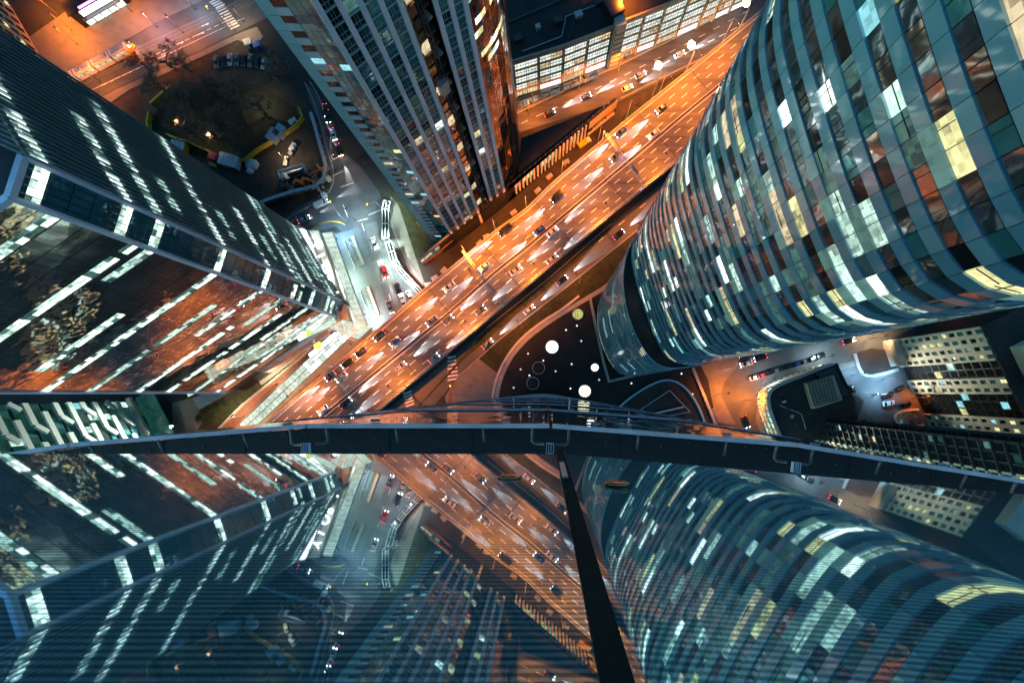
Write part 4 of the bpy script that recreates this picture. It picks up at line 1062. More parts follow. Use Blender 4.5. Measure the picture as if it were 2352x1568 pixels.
# ================================================================== CARS
CARCOL = {'black': (0.012, 0.012, 0.014), 'white': (0.7, 0.7, 0.69), 'silver': (0.38, 0.39, 0.40), 'grey': (0.12, 0.125, 0.13), 'red': (0.4, 0.02, 0.02), 'blue': (0.03, 0.07, 0.25)}
for k, c in CARCOL.items():
    m, nt, b = nodes('car_paint_' + k); b.inputs['Base Color'].default_value = (*c, 1); b.inputs['Roughness'].default_value = .22
    b.inputs['Metallic'].default_value = .3; b.inputs['Coat Weight'].default_value = .6; M['car_' + k] = m
def loft(secs):
    mb = MB(); vs = []; fs = []; n = len(secs[0])
    for s_ in secs: vs += s_
    for i in range(len(secs) - 1):
        for j in range(n): fs.append((i * n + j, (i + 1) * n + j, (i + 1) * n + (j + 1) % n, i * n + (j + 1) % n))
    fs.append(tuple(range(n))); fs.append(tuple(reversed(range((len(secs) - 1) * n, len(secs) * n))))
    return mb.add(vs, fs)
def sec(x, w, z0, z1, r=.12):
    return [(x, -w + r, z0), (x, -w, z0 + r), (x, -w, z1 - r), (x, -w + r * 1.6, z1), (x, w - r * 1.6, z1), (x, w, z1 - r), (x, w, z0 + r), (x, w - r, z0)]
def make_car(kind='sedan'):
    L = {'sedan': 4.6, 'hatch': 4.1, 'van': 5.2}[kind]; h = L / 2; g = {}
    if kind == 'van':
        g['body'] = loft([sec(-h, .85, .4, 1.9), sec(-h + .1, .95, .28, 2.1), sec(h - 1.5, .97, .28, 2.1), sec(h - 1.0, .97, .28, 1.25), sec(h - .15, .9, .3, 1.0), sec(h, .8, .4, .85)])
        cab = [sec(h - 1.62, .88, 1.2, 2.06, .1), sec(h - 1.35, .86, 1.2, 1.8, .1), sec(h - .78, .8, 1.0, 1.14, .05)]; roof = [sec(-h + .25, .84, 2.08, 2.13, .02), sec(h - 1.7, .84, 2.08, 2.13, .02)]
    else:
        g['body'] = loft([sec(-h, .74, .42, .82), sec(-h + .12, .86, .3, .95), sec(-h + 1.0, .92, .25, 1.0), sec(0, .93, .24, .98), sec(h - 1.3, .92, .25, .94), sec(h - .35, .85, .28, .80), sec(h, .68, .40, .68)])
        b0 = -h + (.55 if kind == 'sedan' else .12)
        cab = [sec(b0, .72, .9, .99, .04), sec(b0 + .65, .70, .92, 1.40, .08), sec(.3, .70, .92, 1.43, .08), sec(h - 1.25, .76, .88, .97, .04)]
        roof = [sec(b0 + .6, .62, 1.37, 1.445, .03), sec(b0 + 1.0, .63, 1.38, 1.47, .03), sec(.25, .62, 1.38, 1.465, .03)]
    g['cabin_glass'] = loft(cab); g['roof'] = loft(roof)
    return L, g
CARM = {}
for kd in ('sedan', 'hatch', 'van'):
    L, g = make_car(kd); CARM[kd] = (L, {k: v for k, v in g.items()})
WHEEL = MB().tube([(0, -.1, 0), (0, .1, 0)], .33, 12).mesh('wheel', M['black'])
CM = {}
def car_mesh(kd, part, matn):
    key = (kd, part, matn)
    if key not in CM:
        me = CARM[kd][1][part].mesh(part, M[matn]); me.polygons.foreach_set('use_smooth', [False] * len(me.polygons)); CM[key] = me
    return CM[key]
LAMP = {n: MB().box((0, 0, 0), (.16, .34, .16)).mesh('car_lamp', M[n]) for n in ('headlamp', 'taillamp')}
LAMP['off'] = MB().box((0, 0, 0), (.16, .34, .16)).mesh('car_lamp', M['steel'])
def link(name, me, parent, loc, sc=None):
    o = bpy.data.objects.new(name, me); COL.objects.link(o); o.parent = parent; o.location = loc
    if sc: o.scale = sc
    return o
BEAM = []
def car(u, v, z, heading, colour, kd, label, group, lights=True, beam=9000):
    t = empty('car', W(u, v, z + .02), heading, label, 'car', group); L = CARM[kd][0]; h = L / 2
    link('body', car_mesh(kd, 'body', 'car_' + colour), t, (0, 0, 0)); link('cabin_glass', car_mesh(kd, 'cabin_glass', 'carglass'), t, (0, 0, 0.004)); link('roof', car_mesh(kd, 'roof', 'car_' + colour), t, (0, 0, .01))
    for x in (-h + .85, h - .85):
        for y in (-.82, .82): link('wheel', WHEEL, t, (x, y, .33))
    for y in (-.6, .6):
        link('headlight', LAMP['headlamp' if lights else 'off'], t, (h - .06, y, .66)); link('taillight', LAMP['taillamp' if lights else 'off'], t, (-h + .04, y, .74))
    if lights and beam:
        ld = bpy.data.lights.new('headlight_beam', 'SPOT'); ld.energy = beam; ld.color = (.93, .96, 1.0); ld.spot_size = R(19); ld.spot_blend = .5; ld.shadow_soft_size = .15
        lo = bpy.data.objects.new('headlight_beam', ld); COL.objects.link(lo); lo.parent = t; lo.location = (h + .15, 0, .75); lo.rotation_euler = (R(86.5), 0, R(-90))
    return t
def heading(side, fr, s):
    a, b = W(*hw(side, fr, s - 15), ZV), W(*hw(side, fr, s + 15), ZV); d = b - a
    return math.atan2(d.y, d.x) + (math.pi if side == 0 else 0)
rng = random.Random(31)
lanes = {(0, .19): [sk((876, 776)), sk((832, 810)), sk((801, 836)), sk((764, 868)), 560, 905],
         (0, .415): [60, 380, 700, 1010], (0, .645): [205, 470, 860], (0, .845): [-20, 300, 620, 960],
         (1, .16): [30, 330, 640], (1, .375): [180, 520], (1, .625): [-10, 400], (1, .84): [250, 600]}
LN = {(0, .19): 'uppermost lane of the viaduct', (0, .415): 'second lane of the viaduct', (0, .645): 'third lane of the viaduct', (0, .845): 'lane above the median barrier', (1, .16): 'lane below the median barrier', (1, .375): 'sixth lane of the viaduct', (1, .625): 'seventh lane of the viaduct', (1, .84): 'lowest lane of the viaduct'}
for (side, fr), ss in lanes.items():
    for i, s in enumerate(sorted(ss)):
        known = (side, fr) == (0, .19) and 90 < s < 240
        colour = 'black' if known else rng.choice(['black', 'white', 'grey', 'black', 'grey', 'silver', 'blue']); kd = rng.choice(['sedan', 'sedan', 'hatch', 'hatch', 'van']) if not known else 'sedan'
        f2 = fr + rng.uniform(-.015, .015); u, v = hw(side, f2, s)
        car(u, v, ZV, heading(side, fr, s), colour, kd, '%s %s, %s from the lower left in the %s' % (colour, {'sedan': 'saloon car', 'hatch': 'hatchback', 'van': 'van'}[kd], ORD[i], LN[(side, fr)]), 'traffic on the viaduct', True, 85000 if not known else 16000)
for i, (u, v) in enumerate(((1120, 790), (1215, 712), (1290, 645), (1420, 540))):
    car(u, v, .02, R(39), rng.choice(['white', 'silver', 'black']), 'sedan', '%s car from the lower left on the dark slip road' % ORD[i], 'traffic on the slip road', True, 80000)
for i, (u, v) in enumerate(((1262, 262), (1345, 225), (1470, 175), (1560, 128), (1440, 205))):
    car(u, v, .03, R(26), rng.choice(['white', 'silver', 'grey']), 'hatch', '%s car from the left on the store street' % ('first', 'second', 'fourth', 'fifth', 'third')[i], 'traffic on the store street', True, 90000)
SIDE = [(750, 256, R(-82), 'black', 'black car below the bend of the works street'), (754, 270, R(-80), 'black', 'second black car queueing in the works street'), (767, 311, R(-72), 'white', 'white car in the queue beside the finned tower'), (781, 347, R(-72), 'black', 'black car at the stop line beside the finned tower'),
        (916, 664, R(-71), 'black', 'black car parked by the covered walkway end'), (926, 690, R(108), 'silver', 'silver car beside the viaduct mouth of the side street'), (943, 682, R(-66), 'white', 'white car nearest the gravel strip'), (897, 706, R(-70), 'grey', 'grey car coming out of the side street'),
        (740, 470, R(25), 'white', 'white van with its lights on at the junction'), (700, 505, R(25), 'silver', 'silver car left of the junction'), (862, 560, R(-71), 'white', 'white car in the middle of the side street'), (885, 625, R(-71), 'red', 'red car halfway down the side street')]
for i, (u, v, hd, c, lb) in enumerate(SIDE):
    car(u, v, .03, hd, c, 'van' if 'van' in lb else 'sedan', lb, 'cars in the side streets', True, 25000)
PARK = [(1733, 866, 'white'), (1751, 860, 'red'), (1767, 855, 'black'), (1783, 850, 'grey'), (1799, 845, 'black'), (1815, 840, 'black'), (1831, 835, 'blue'), (1847, 830, 'grey'), (1863, 825, 'black'), (1880, 818, 'black')]
for i, (u, v, c) in enumerate(PARK):
    car(u, v, .03, R(18), c, 'sedan', '%s parked car, %s from the left along the orange street' % (c, ORD[i]), 'cars parked along the orange street', False)
for i, (u, v, hd, c, lb) in enumerate(((1712, 835, R(198), 'white', 'white car with its headlights on below the curved tower'), (1745, 822, R(198), 'black', 'dark car driving left below the curved tower'), (1947, 783, R(18), 'black', 'dark car with red tail lights heading right below the curved tower'), (1712, 968, R(-70), 'black', 'black car at the kerb of the rounded corner'))):
    car(u, v, .03, hd, c, 'sedan', lb, 'cars in the orange street', True, 2500)
for i, (u, v, hd, c, lb) in enumerate(((2038, 926, R(10), 'white', 'white car parked in the courtyard'), (2035, 907, R(20), 'black', 'black car behind the white courtyard car'), (2062, 893, R(25), 'black', 'black car next to the slab block entrance'), (2076, 930, R(10), 'black', 'dark car on the orange lit bay'), (1955, 895, R(-70), 'grey', 'grey car along the courtyard hedge'), (1975, 970, R(0), 'black', 'dark car at the lower end of the courtyard'))):
    car(u, v, .03, hd, c, 'sedan', lb, 'cars in the courtyard', False)
for i in range(10):
    u = lerp(500, 640, i / 9); v = 140 + (i - 3) ** 2 * .55
    car(u, v, .02, R(-85 - i * 3), ('grey', 'black', 'silver', 'grey', 'black')[i % 5], 'sedan', '%s parked car, %s from the left in the arc above the garden' % (('grey', 'black', 'silver', 'grey', 'black')[i % 5], ORD[i]), 'cars parked above the garden', False)

# ================================================================== SKYLIGHTS AND SMALL LIGHTS OF THE PLAZA
def skylight(u, v, r, mat, label, grid):
    c = W(u, v, .18); rr = r * KG; t = empty('skylight', c, 0, label, 'skylight', 'round skylights in the black plaza')
    ring = MB(); n = 32
    for i in range(n):
        a0, a1 = 2 * math.pi * i / n, 2 * math.pi * (i + 1) / n
        q = [(rr * 1.14 * math.cos(a0), rr * 1.14 * math.sin(a0)), (rr * 1.14 * math.cos(a1), rr * 1.14 * math.sin(a1)), (rr * math.cos(a1), rr * math.sin(a1)), (rr * math.cos(a0), rr * math.sin(a0))]
        ring.prism(q, 0, .6)
    ring.build('rim', M['steel'], t)
    MB().disc((0, 0), rr * .99, .05, .4).build('glass', M[mat], t)
    if grid:
        mb = MB()
        for k in (-.5, 0, .5):
            L = math.sqrt(1 - k * k) * rr * 1.9; mb.box((k * rr, 0, .45), (.10, L, .08)); mb.box((0, k * rr, .45), (L, .10, .08))
        mb.build('glazing_bars', M['dsteel'], t)
M['sky_w'] = glow('skylight_white', (.95, 1, .97), 2.6, var=.3, scale=.8)
M['sky_y'] = glow('skylight_yellow', (.85, .85, .25), .8, var=.5, scale=.8)
M['sky_c'] = glow('skylight_cream', (1.0, .96, .6), 1.9, var=.4, scale=.8)
for a in ((1268, 797, 14, 'sky_w', 'large bright white round skylight in the black plaza', False), (1366, 844, 8.5, 'sky_w', 'small bright white skylight beside the curved tower', False), (1343, 898, 13.5, 'sky_c', 'cream lit skylight with a grid, nearest the foreground rail', True),
          (1327, 722, 11.5, 'sky_y', 'yellow lit skylight with a grid near the verge', True), (1237, 845, 13, 'darkroof', 'dark unlit skylight left of the bright ones', False), (1224, 880, 13, 'darkroof', 'dark unlit skylight nearest the plaza rim', False)): skylight(*a)
for i, (u, v) in enumerate(((1325, 748), (1300, 758), (1378, 716), (1406, 765), (1248, 828), (1313, 836), (1213, 812), (1196, 848), (1216, 862), (1376, 872), (1310, 892), (1276, 852), (1450, 880), (1565, 858), (1590, 905), (1616, 968), (1335, 783), (1180, 890))):
    c = W(u, v, .18); t = empty('floor_light', c, .6, 'small square floor light set in the black plaza', 'floor light', 'small square floor lights in the black plaza')
    MB().box((0, 0, .1), (.8, .8, .2)).build('housing', M['steel'], t); MB().box((0, 0, .22), (.45, .45, .05)).build('lens', M['lit_w'], t)
# sunken oval court
oc = empty('sunken_court', W(1520, 920, 0), 0, 'oval sunken court with a pale rim and glass roof in the plaza', 'court'); oc.location = (0, 0, 0)
ov = smooth_poly([(1395, 965), (1430, 925), (1480, 890), (1520, 872), (1550, 874), (1580, 895), (1605, 935), (1618, 970)], 2)
MB().wall(G(ov, .2), .7, .15, 1.1).build('rim', M['span2'], oc)
MB().sheet([W(u, v, .24) for u, v in ov + [(1600, 1000), (1400, 1000)]]).build('floor', M['darkroof'], oc)
mb = MB(); mb.bar(W(1465, 945, .9), W(1538, 896, .9), .18); mb.bar(W(1538, 896, .9), W(1585, 945, .9), .18); mb.bar(W(1585, 945, .9), W(1500, 962, .9), .18); mb.bar(W(1500, 950, .9), W(1570, 934, .9), .5); mb.build('glass_roof_frame', M['fin'], oc)

# ================================================================== GANTRIES, SIGNALS, WALKWAYS
def gantry(s0, label):
    a, b = at_s(UP, s0), at_s(LO, s0 - 6); t = empty('sign_gantry', (0, 0, 0), 0, label, 'gantry', 'sign gantries over the viaduct')
    A, B = W(*a, ZV), W(*b, ZV); h = Vector((0, 0, 6.2)); d = (B - A).normalized(); n = Vector((-d.y, d.x, 0))
    for P_ in (A, B): MB().bar(P_, P_ + h, .35).build('post', M['steel'], t)
    mb = MB()
    for q in (-.4, .4): mb.bar(A + h + n * q, B + h + n * q, .14)
    k = int((B - A).length / 1.1)
    for i in range(k): mb.bar(A + h + (B - A) * (i / k) + n * .4 * (-1) ** i, A + h + (B - A) * ((i + 1) / k) + n * .4 * (-1) ** (i + 1), .08)
    mb.build('truss', M['steel'], t)
    for q in (.25, .75):
        p = A + (B - A) * q + h; MB().box(p + Vector((0, 0, -.2)) + n * .55, (3.2, .12, 1.8), math.atan2(d.y, d.x)).build('sign_panel', M['dsteel'], t)
gantry(sk((1120, 650)), 'steel truss gantry over the middle of the viaduct'); gantry(sk((1300, 430)) + 130, 'steel truss gantry over the upper part of the viaduct'); gantry(sk((815, 900)), 'steel truss gantry over the lower part of the viaduct')

def walkway(name, pts, label, w, zt, cells):
    t = empty(name, (0, 0, 0), 0, label, 'walkway', 'covered walkway sections beside the side street'); P_ = [W(u, v, zt) for u, v in pts]
    for a, b in zip(P_[:-1], P_[1:]):
        d = (b - a); L = d.length; e = d / L; n = Vector((-e.y, e.x, 0)); k = max(1, round(L / cells)); rz = math.atan2(d.y, d.x)
        for i in range(k):
            c = a + e * (i + .5) * L / k
            for q in (-.24, .24): MB().box(c + n * q * w, (L / k - .25, w * .4, .12), rz).build('roof_pane', M['blackglass'], t)
            MB().box(a + e * i * L / k, (.22, w + .3, .2), rz).build('rib', M['white'], t)
        for q in (-.52, 0, .52): MB().bar(a + n * w * q, b + n * w * q, .2, .25).build('beam', M['white'], t)
        for q in (-.5, .5):
            for i in range(k + 1):
                c = a + e * i * L / k + n * w * q; MB().box((c.x, c.y, zt / 2), (.14, .14, zt), rz).build('post', M['white'], t)
walkway('covered_walkway', [(889, 462), (885, 480), (885, 547)], 'upper straight section of the glass roofed walkway', 2.2, 4.2, 4.5)
walkway('covered_walkway', [(892, 556), (905, 600), (914, 612)], 'middle bent section of the glass roofed walkway', 2.2, 3.6, 4.0)
walkway('covered_walkway', [(916, 618), (940, 645), (966, 672)], 'lower section of the glass roofed walkway by the viaduct', 1.8, 3.0, 3.0)
def planter(pts, label):
    t = empty('planter', (0, 0, 0), 0, label, 'planter', 'long planters on the tower forecourt'); a, b = W(*pts[0], .1), W(*pts[1], .1); d = b - a; rz = math.atan2(d.y, d.x); L = d.length; e = d / L; n = Vector((-e.y, e.x, 0))
    MB().box((a + b) / 2 + Vector((0, 0, .3)), (L, 2.6, .6), rz).build('trough', M['concrete'], t)
    MB().box((a + b) / 2 + n * .7 + Vector((0, 0, .65)), (L - .3, .9, .15), rz).build('gravel', M['cream'], t)
    mb = MB(); rg = random.Random(int(L * 10))
    for i in range(int(L * 60)):
        c = a + e * rg.uniform(.2, L - .2) + n * rg.uniform(-1.1, .2) + Vector((0, 0, rg.uniform(.6, 1.5)))
        v1 = Vector((rg.uniform(-1, 1), rg.uniform(-1, 1), rg.uniform(-.5, 1))).normalized() * .16; v2 = Vector((rg.uniform(-1, 1), rg.uniform(-1, 1), rg.uniform(-.5, 1))).normalized() * .16
        mb.add([c - v1, c + v2, c + v1], [(0, 1, 2)])
    o = mb.build('hedge', M['hedge'], t)
    for i in range(8):
        c = a + e * L * (i + .5) / 8 - n * 2.6 + Vector((0, 0, .35)); MB().box(c, (1.2, .5, .5), rz).build('bench', M['concrete'], t)
planter([(806, 545), (832, 610)], 'upper planter with a clipped hedge on the bright forecourt'); planter([(842, 660), (866, 726)], 'lower planter with a clipped hedge on the bright forecourt')
flat('forecourt', [(764, 540), (806, 527), (822, 520), (868, 640), (905, 745), (860, 790), (830, 790), (845, 745)], .12, 'forecourt')
mb = MB()
for i in range(46):
    t = i / 46; mb.bar(W(lerp(768, 846, t), lerp(545, 748, t), .135), W(lerp(818, 890, t), lerp(528, 722, t), .135), .12, .012)
o = mb.build('paving_strips', M['paving']); o['kind'] = 'structure'
# signal gantries at the junction
def signal(u, v, h, arm, label):
    t = empty('traffic_signal', W(u, v, 0), 0, label, 'traffic light', 'traffic lights of the junctions')
    MB().tube([(0, 0, 0), (0, 0, h)], .12, 6).build('pole', M['steel'], t)
    MB().tube([(0, 0, h), (arm[0] * .5, arm[1] * .5, h + .3), (arm[0], arm[1], h)], .08, 6).build('arm', M['steel'], t)
    hd = MB().box((arm[0], arm[1], h - .3), (.4, .4, 1.1)).build('signal_head', M['black'], t); MB().box((arm[0] - .05, arm[1] - .22, h - .2), (.28, .06, .28)).build('lens', M['amber'], hd)
    MB().box((arm[0], arm[1], h + .45), (.5, .5, .2)).build('lamp', M['amber'], t)
for a in ((775, 388, 5.5, (4.2, 2.0), 'traffic light at the stop line beside the works'), (795, 508, 5.5, (-3.2, 4.8), 'traffic light arm reaching from the forecourt corner'), (876, 478, 5.5, (-3.0, -1.0), 'traffic light at the end of the covered walkway'), (520, 62, 5.5, (-3, 2.5), 'traffic light beside the zebra crossing'), (1050, 905, 5, (-1.5, 3.0), 'traffic light at the slip road crossing'), (1045, 822, 5, (-3, .5), 'traffic light under the viaduct edge')): signal(*a)
ar = empty('arched_barrier', (0, 0, 0), 0, 'thin yellow arched pipe above the dark ramp', 'barrier')
MB().tube([W(714, 532, .6), W(724, 520, 2.2), W(740, 512, 3.4), W(760, 508, 3.8), W(780, 510, 3.4), W(792, 516, 1.5)], .22, 8).build('pipe', M['yellow'], ar, True)

# ================================================================== CANOPY AND LAWNS IN THE LOWER LEFT
lc = empty('lower_canopy', (0, 0, 0), 0, 'long glass canopy glowing beside the red walkway', 'canopy')
A, B = W(560, 985, 4.5), W(795, 762, 4.5); d = B - A; L = d.length; e = d / L; n = Vector((-e.y, e.x, 0)); rz = math.atan2(d.y, d.x)
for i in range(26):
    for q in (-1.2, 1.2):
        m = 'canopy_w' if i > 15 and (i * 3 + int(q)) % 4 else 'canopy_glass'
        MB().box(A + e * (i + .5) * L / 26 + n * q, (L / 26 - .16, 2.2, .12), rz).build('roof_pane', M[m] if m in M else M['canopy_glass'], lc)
for q in (-2.4, 0, 2.4): MB().bar(A + n * q + Vector((0, 0, .1)), B + n * q + Vector((0, 0, .1)), .16, .22).build('beam', M['dsteel'], lc)
for i in range(0, 27, 3): MB().bar(A + e * i * L / 26 + n * 2.4 - Vector((0, 0, 4.4)), A + e * i * L / 26 + n * 2.4, .2).build('post', M['steel'], lc)
ls = empty('light_sign', W(742, 792, 5), R(40), 'white bar sign with a yellow-green bulge on the red walkway roof', 'sign')
MB().box((0, 0, 0), (12.5, 1.4, .5)).build('white_bar', M['sign_w'], ls); MB().disc((-1.5, .9), 1.5, -.2, .5, 18).build('green_disc', M['sign_y'], ls); MB().box((0, 0, -.6), (13, 2.2, .5)).build('backing', M['dsteel'], ls)
for q in (-4, 4): MB().box((q, 0, -2.9), (.3, .3, 4.2)).build('post', M['dsteel'], ls)
rw = empty('retaining_wall', (0, 0, 0), 0, 'low dark retaining wall between lawn and red walkway', 'wall')
MB().wall(G([(470, 1020), (560, 930), (690, 825), (752, 768)]), .7, 0, 1.3).build('wall', M['concrete'], rw); MB().wall(G([(600, 880), (690, 812), (735, 775)]), 1.6, 0, .7).build('step', M['concrete'], rw)
rng = random.Random(77)
def bush(u, v, r, label, group):
    t = empty('bush', W(u, v, .1), 0, label, 'bush', group); mb = MB()
    for i in range(int(260 * r)):
        p = Vector((rng.gauss(0, .45), rng.gauss(0, .45), abs(rng.gauss(.5, .3)))) * r
        v1 = Vector((rng.uniform(-1, 1), rng.uniform(-1, 1), rng.uniform(-.6, 1))).normalized() * .2; v2 = Vector((rng.uniform(-1, 1), rng.uniform(-1, 1), rng.uniform(-.6, 1))).normalized() * .2
        mb.add([p - v1, p + v2, p + v1], [(0, 1, 2)])
    mb.build('foliage', M['hedge'], t); mb2 = MB()
    for i in range(5): mb2.tube([(0, 0, -.1), (rng.uniform(-.5, .5) * r, rng.uniform(-.5, .5) * r, .7 * r)], .04, 4)
    mb2.build('stems', M['bark'], t)
for i, (u, v, r) in enumerate(((470, 945, 2.0), (485, 935, 2.2), (500, 945, 1.8), (460, 960, 1.7), (515, 930, 1.8), (478, 962, 1.6))):
    bush(u, v, r, '%s bush from the left on the lower left lawn' % ORD[sorted((470, 485, 500, 460, 515, 478)).index(u)], 'bushes on the lower left lawn')
for i in range(9):
    t = i / 9; u = lerp(1428, 1560, t) + rng.uniform(-6, 6); v = lerp(285, 185, t) + rng.uniform(-5, 5)
    bush(u, v, 1.5, '%s bush from the lower left on the strip beside the store street' % ORD[i], 'bushes beside the store street')

# ================================================================== BARE TREES
def bare_tree_mesh(seed, h, spread):
    rg = random.Random(seed); tr = MB(); tw_ = MB()
    def grow(p, d, L, r, lev):
        q = p + d * L; mid = (p + q) / 2 + Vector((rg.uniform(-1, 1), rg.uniform(-1, 1), 0)) * L * .06
        (tr if lev < 2 else tw_).tube([p, mid, q], r, 5 if lev < 2 else 3, r * .6)
        if lev >= 5:
            for _ in range(7):
                e_ = q + (d + Vector((rg.uniform(-1, 1), rg.uniform(-1, 1), rg.uniform(-.6, .6))) * 1.2).normalized() * rg.uniform(.5, 1.3); w_ = Vector((rg.uniform(-1, 1), rg.uniform(-1, 1), 0)).normalized() * .06
                tw_.add([p - w_, p + w_, e_], [(0, 1, 2)])
            return
        for _ in range(3 if lev < 4 else 2):
            nd_ = (d + Vector((rg.uniform(-1, 1), rg.uniform(-1, 1), rg.uniform(-.35, .6))) * spread).normalized()
            grow(p + d * L * rg.uniform(.6, 1), nd_, L * rg.uniform(.6, .82), r * .58, lev + 1)
    grow(Vector((0, 0, 0)), Vector((0, 0, 1)), h * .30, h * .03, 0)
    return tr.mesh('trunk', M['bark']), tw_.mesh('twigs', M['twig'])
TM = [bare_tree_mesh(k, 13 + k, .95) for k in range(4)]
TREES = [(455, 255, 1.05, 'largest bare tree in the middle of the garden'), (520, 300, 1.0, 'bare tree in the lower middle of the garden'), (400, 225, .9, 'bare tree at the left of the garden'), (650, 190, .8, 'bare tree at the right rim of the garden'), (560, 240, .8, 'bare tree in the upper right of the garden'), (350, 165, .85, 'bare tree beside the avenue, nearest the tower'), (395, 155, .8, 'bare tree beside the avenue, second from the tower'), (440, 165, .7, 'bare tree beside the avenue, third from the tower'), (610, 260, .8, 'bare tree by the yellow fence'), (500, 225, .8, 'bare tree at the top of the garden'), (545, 340, .8, 'bare tree nearest the site cabins'), (470, 320, .85, 'bare tree above the orange cabin'), (430, 300, .7, 'small bare tree at the lower left of the garden'), (580, 300, .7, 'small bare tree right of the garden middle')]
for i, (u, v, sc_, lb) in enumerate(TREES):
    t = empty('bare_tree', W(u, v, 0), rng.uniform(0, 6), lb, 'tree', 'bare trees round the garden'); t.scale = (sc_ * 1.45, sc_ * 1.45, sc_ * .9)
    a, b = TM[i % 4]; link('trunk', a, t, (0, 0, 0)); link('crown', b, t, (0, 0, 0))

# ================================================================== WORKS SITE
def thing(name, u, v, rz, label, cat, group=None, z=0): return empty(name, W(u, v, z), R(rz), label, cat, group)
def cabin(u, v, rz, L, w, h, mat, label, roof=None):
    t = thing('site_cabin', u, v, rz, label, 'cabin', 'cabins and boxes on the works'); MB().box((0, 0, h / 2 + .1), (L, w, h)).build('walls', M[mat], t); MB().box((0, 0, h + .16), (L + .2, w + .2, .12)).build('roof', M[roof or mat], t)
    MB().box((L * .2, -w / 2 - .03, 1.1), (.9, .06, 2.0)).build('door', M['dsteel'], t)
    for k in range(3): MB().box((lerp(-L / 2, L / 2, (k + 1) / 4), 0, h + .26), (.12, w, .08)).build('roof_rib', M['steel'], t)
cabin(535, 376, -15, 6.6, 4.2, 2.8, 'tarp', 'white site cabin beside the yellow fence corner'); cabin(421, 343, -15, 5.0, 3.0, 2.7, 'yellow', 'orange cabin with a grey roof at the left of the works', 'steel'); cabin(499, 366, -15, 3.2, 2.6, 2.4, 'red', 'red cabin left of the white one')
cabin(635, 318, 55, 4.5, 3.4, 2.5, 'steel', 'grey cabin at the bend of the yellow fence'); cabin(650, 308, 55, 4.2, 3.2, 2.5, 'steel', 'second grey cabin beside the fence bend'); cabin(677, 284, 30, 2.6, 1.6, 1.6, 'tarp', 'small pale box under the tower street')
cabin(676, 342, 60, 3.0, 1.5, 1.3, 'tarp', 'narrow pale crate in the middle of the works'); cabin(672, 352, 60, 2.2, 1.3, 1.0, 'steel', 'small teal grey crate below the pale crate'); cabin(660, 373, 80, 3.2, 1.2, 1.0, 'cream', 'long cream crate above the pump truck'); cabin(576, 106, 20, 2.6, 2.2, 2.0, 'tarp', 'white kiosk on the lit grass by the crossing'); cabin(596, 110, 15, 2.4, 2.2, 1.8, 'blue', 'blue tarpaulin box by the crossing'); cabin(492, 381, -20, 2.2, 1.1, .8, 'yellow', 'yellow skip below the red cabin')
for u, v, lb in ((580, 379, 'crumpled white tarpaulin heap right of the white cabin'), (575, 395, 'small white tarpaulin heap below the larger one')):
    t = thing('tarpaulin_heap', u, v, 0, lb, 'tarpaulin', 'tarpaulin heaps'); r_ = 2.6 if v < 390 else 1.4
    mb = ellipsoid((0, 0, .2), (r_, r_ * .8, 1.1), 16, 10); mb.v = [(x + rng.uniform(-.25, .25) * r_ * .4, y + rng.uniform(-.25, .25) * r_ * .4, max(0, z)) for x, y, z in mb.v]; mb.build('sheet', M['tarp'], t)
def fence(name, pts, mat, label, hgt=2.0, w=.5, step=3.4):
    t = empty(name, (0, 0, 0), 0, label, 'fence', None); P_ = resample([W(u, v, 0) for u, v in pts], step)
    for a, b in zip(P_[:-1], P_[1:]):
        d = b - a; rz = math.atan2(d.y, d.x); MB().box((a + b) / 2 + Vector((0, 0, hgt / 2 + .05)), (d.length - .12, .09, hgt), rz).build('panel', M[mat], t)
        MB().box((a + b) / 2 + Vector((0, 0, hgt + .1)), (d.length, w, .10), rz).build('cap', M[mat], t)
        MB().box(a + Vector((0, 0, hgt / 2)), (.16, w + .15, hgt + .2), rz).build('post', M['steel'], t)
fence('yellow_hoarding', [(692, 255), (700, 275), (690, 290), (660, 312), (620, 335), (590, 352), (565, 378), (552, 372), (520, 365), (480, 350), (430, 328), (385, 312)], 'yellow', 'yellow hoarding round the garden side of the works', 2.0, .35)
fence('yellow_hoarding', [(352, 265), (345, 300), (352, 310)], 'yellow', 'short yellow hoarding at the left of the garden'); fence('yellow_hoarding', [(355, 245), (385, 218), (410, 200)], 'yellow', 'dull yellow hoarding near the avenue', 2.0, .8)
fence('grey_hoarding', [(607, 470), (640, 458), (690, 442), (725, 436), (744, 425), (757, 402), (755, 385), (744, 350), (728, 290), (715, 250)], 'steel', 'grey hoarding along the works street and junction', 2.2, 1.2, 4.2)
# concrete pump truck
t = thing('pump_truck', 680, 402, 17, 'white concrete pump truck with a folded boom on the works', 'truck')
MB().box((0, 0, 1.0), (9.4, 2.4, .5)).build('chassis', M['steel'], t); loft([sec(-5.6, 1.1, .6, 1.6), sec(-5.2, 1.2, .5, 2.7), sec(-3.6, 1.2, .5, 2.9), sec(-3.3, 1.2, .5, 2.7)]).build('cab', M['white'], t)
MB().box((-5.35, 0, 2.2), (.3, 2.0, .8)).build('windscreen', M['carglass'], t); MB().box((1.2, -.55, 2.0), (6.4, .9, 1.3)).build('tank', M['dsteel'], t)
for k in range(3): MB().bar((-4.6, .5 + k * .28, 3.2 + .2 * k), (4.9, .5 + k * .28, 3.0 + .2 * k), .26, .4).build('boom_section', M['white'], t)
MB().box((4.4, 0, 1.9), (1.4, 2.3, 1.4)).build('hopper', M['steel'], t)
for x in (-4.3, 1.8, 3.2):
    for y in (-1.1, 1.1): o = link('wheel', WHEEL, t, (x, y, .5)); o.scale = (1.5, 1.4, 1.5)
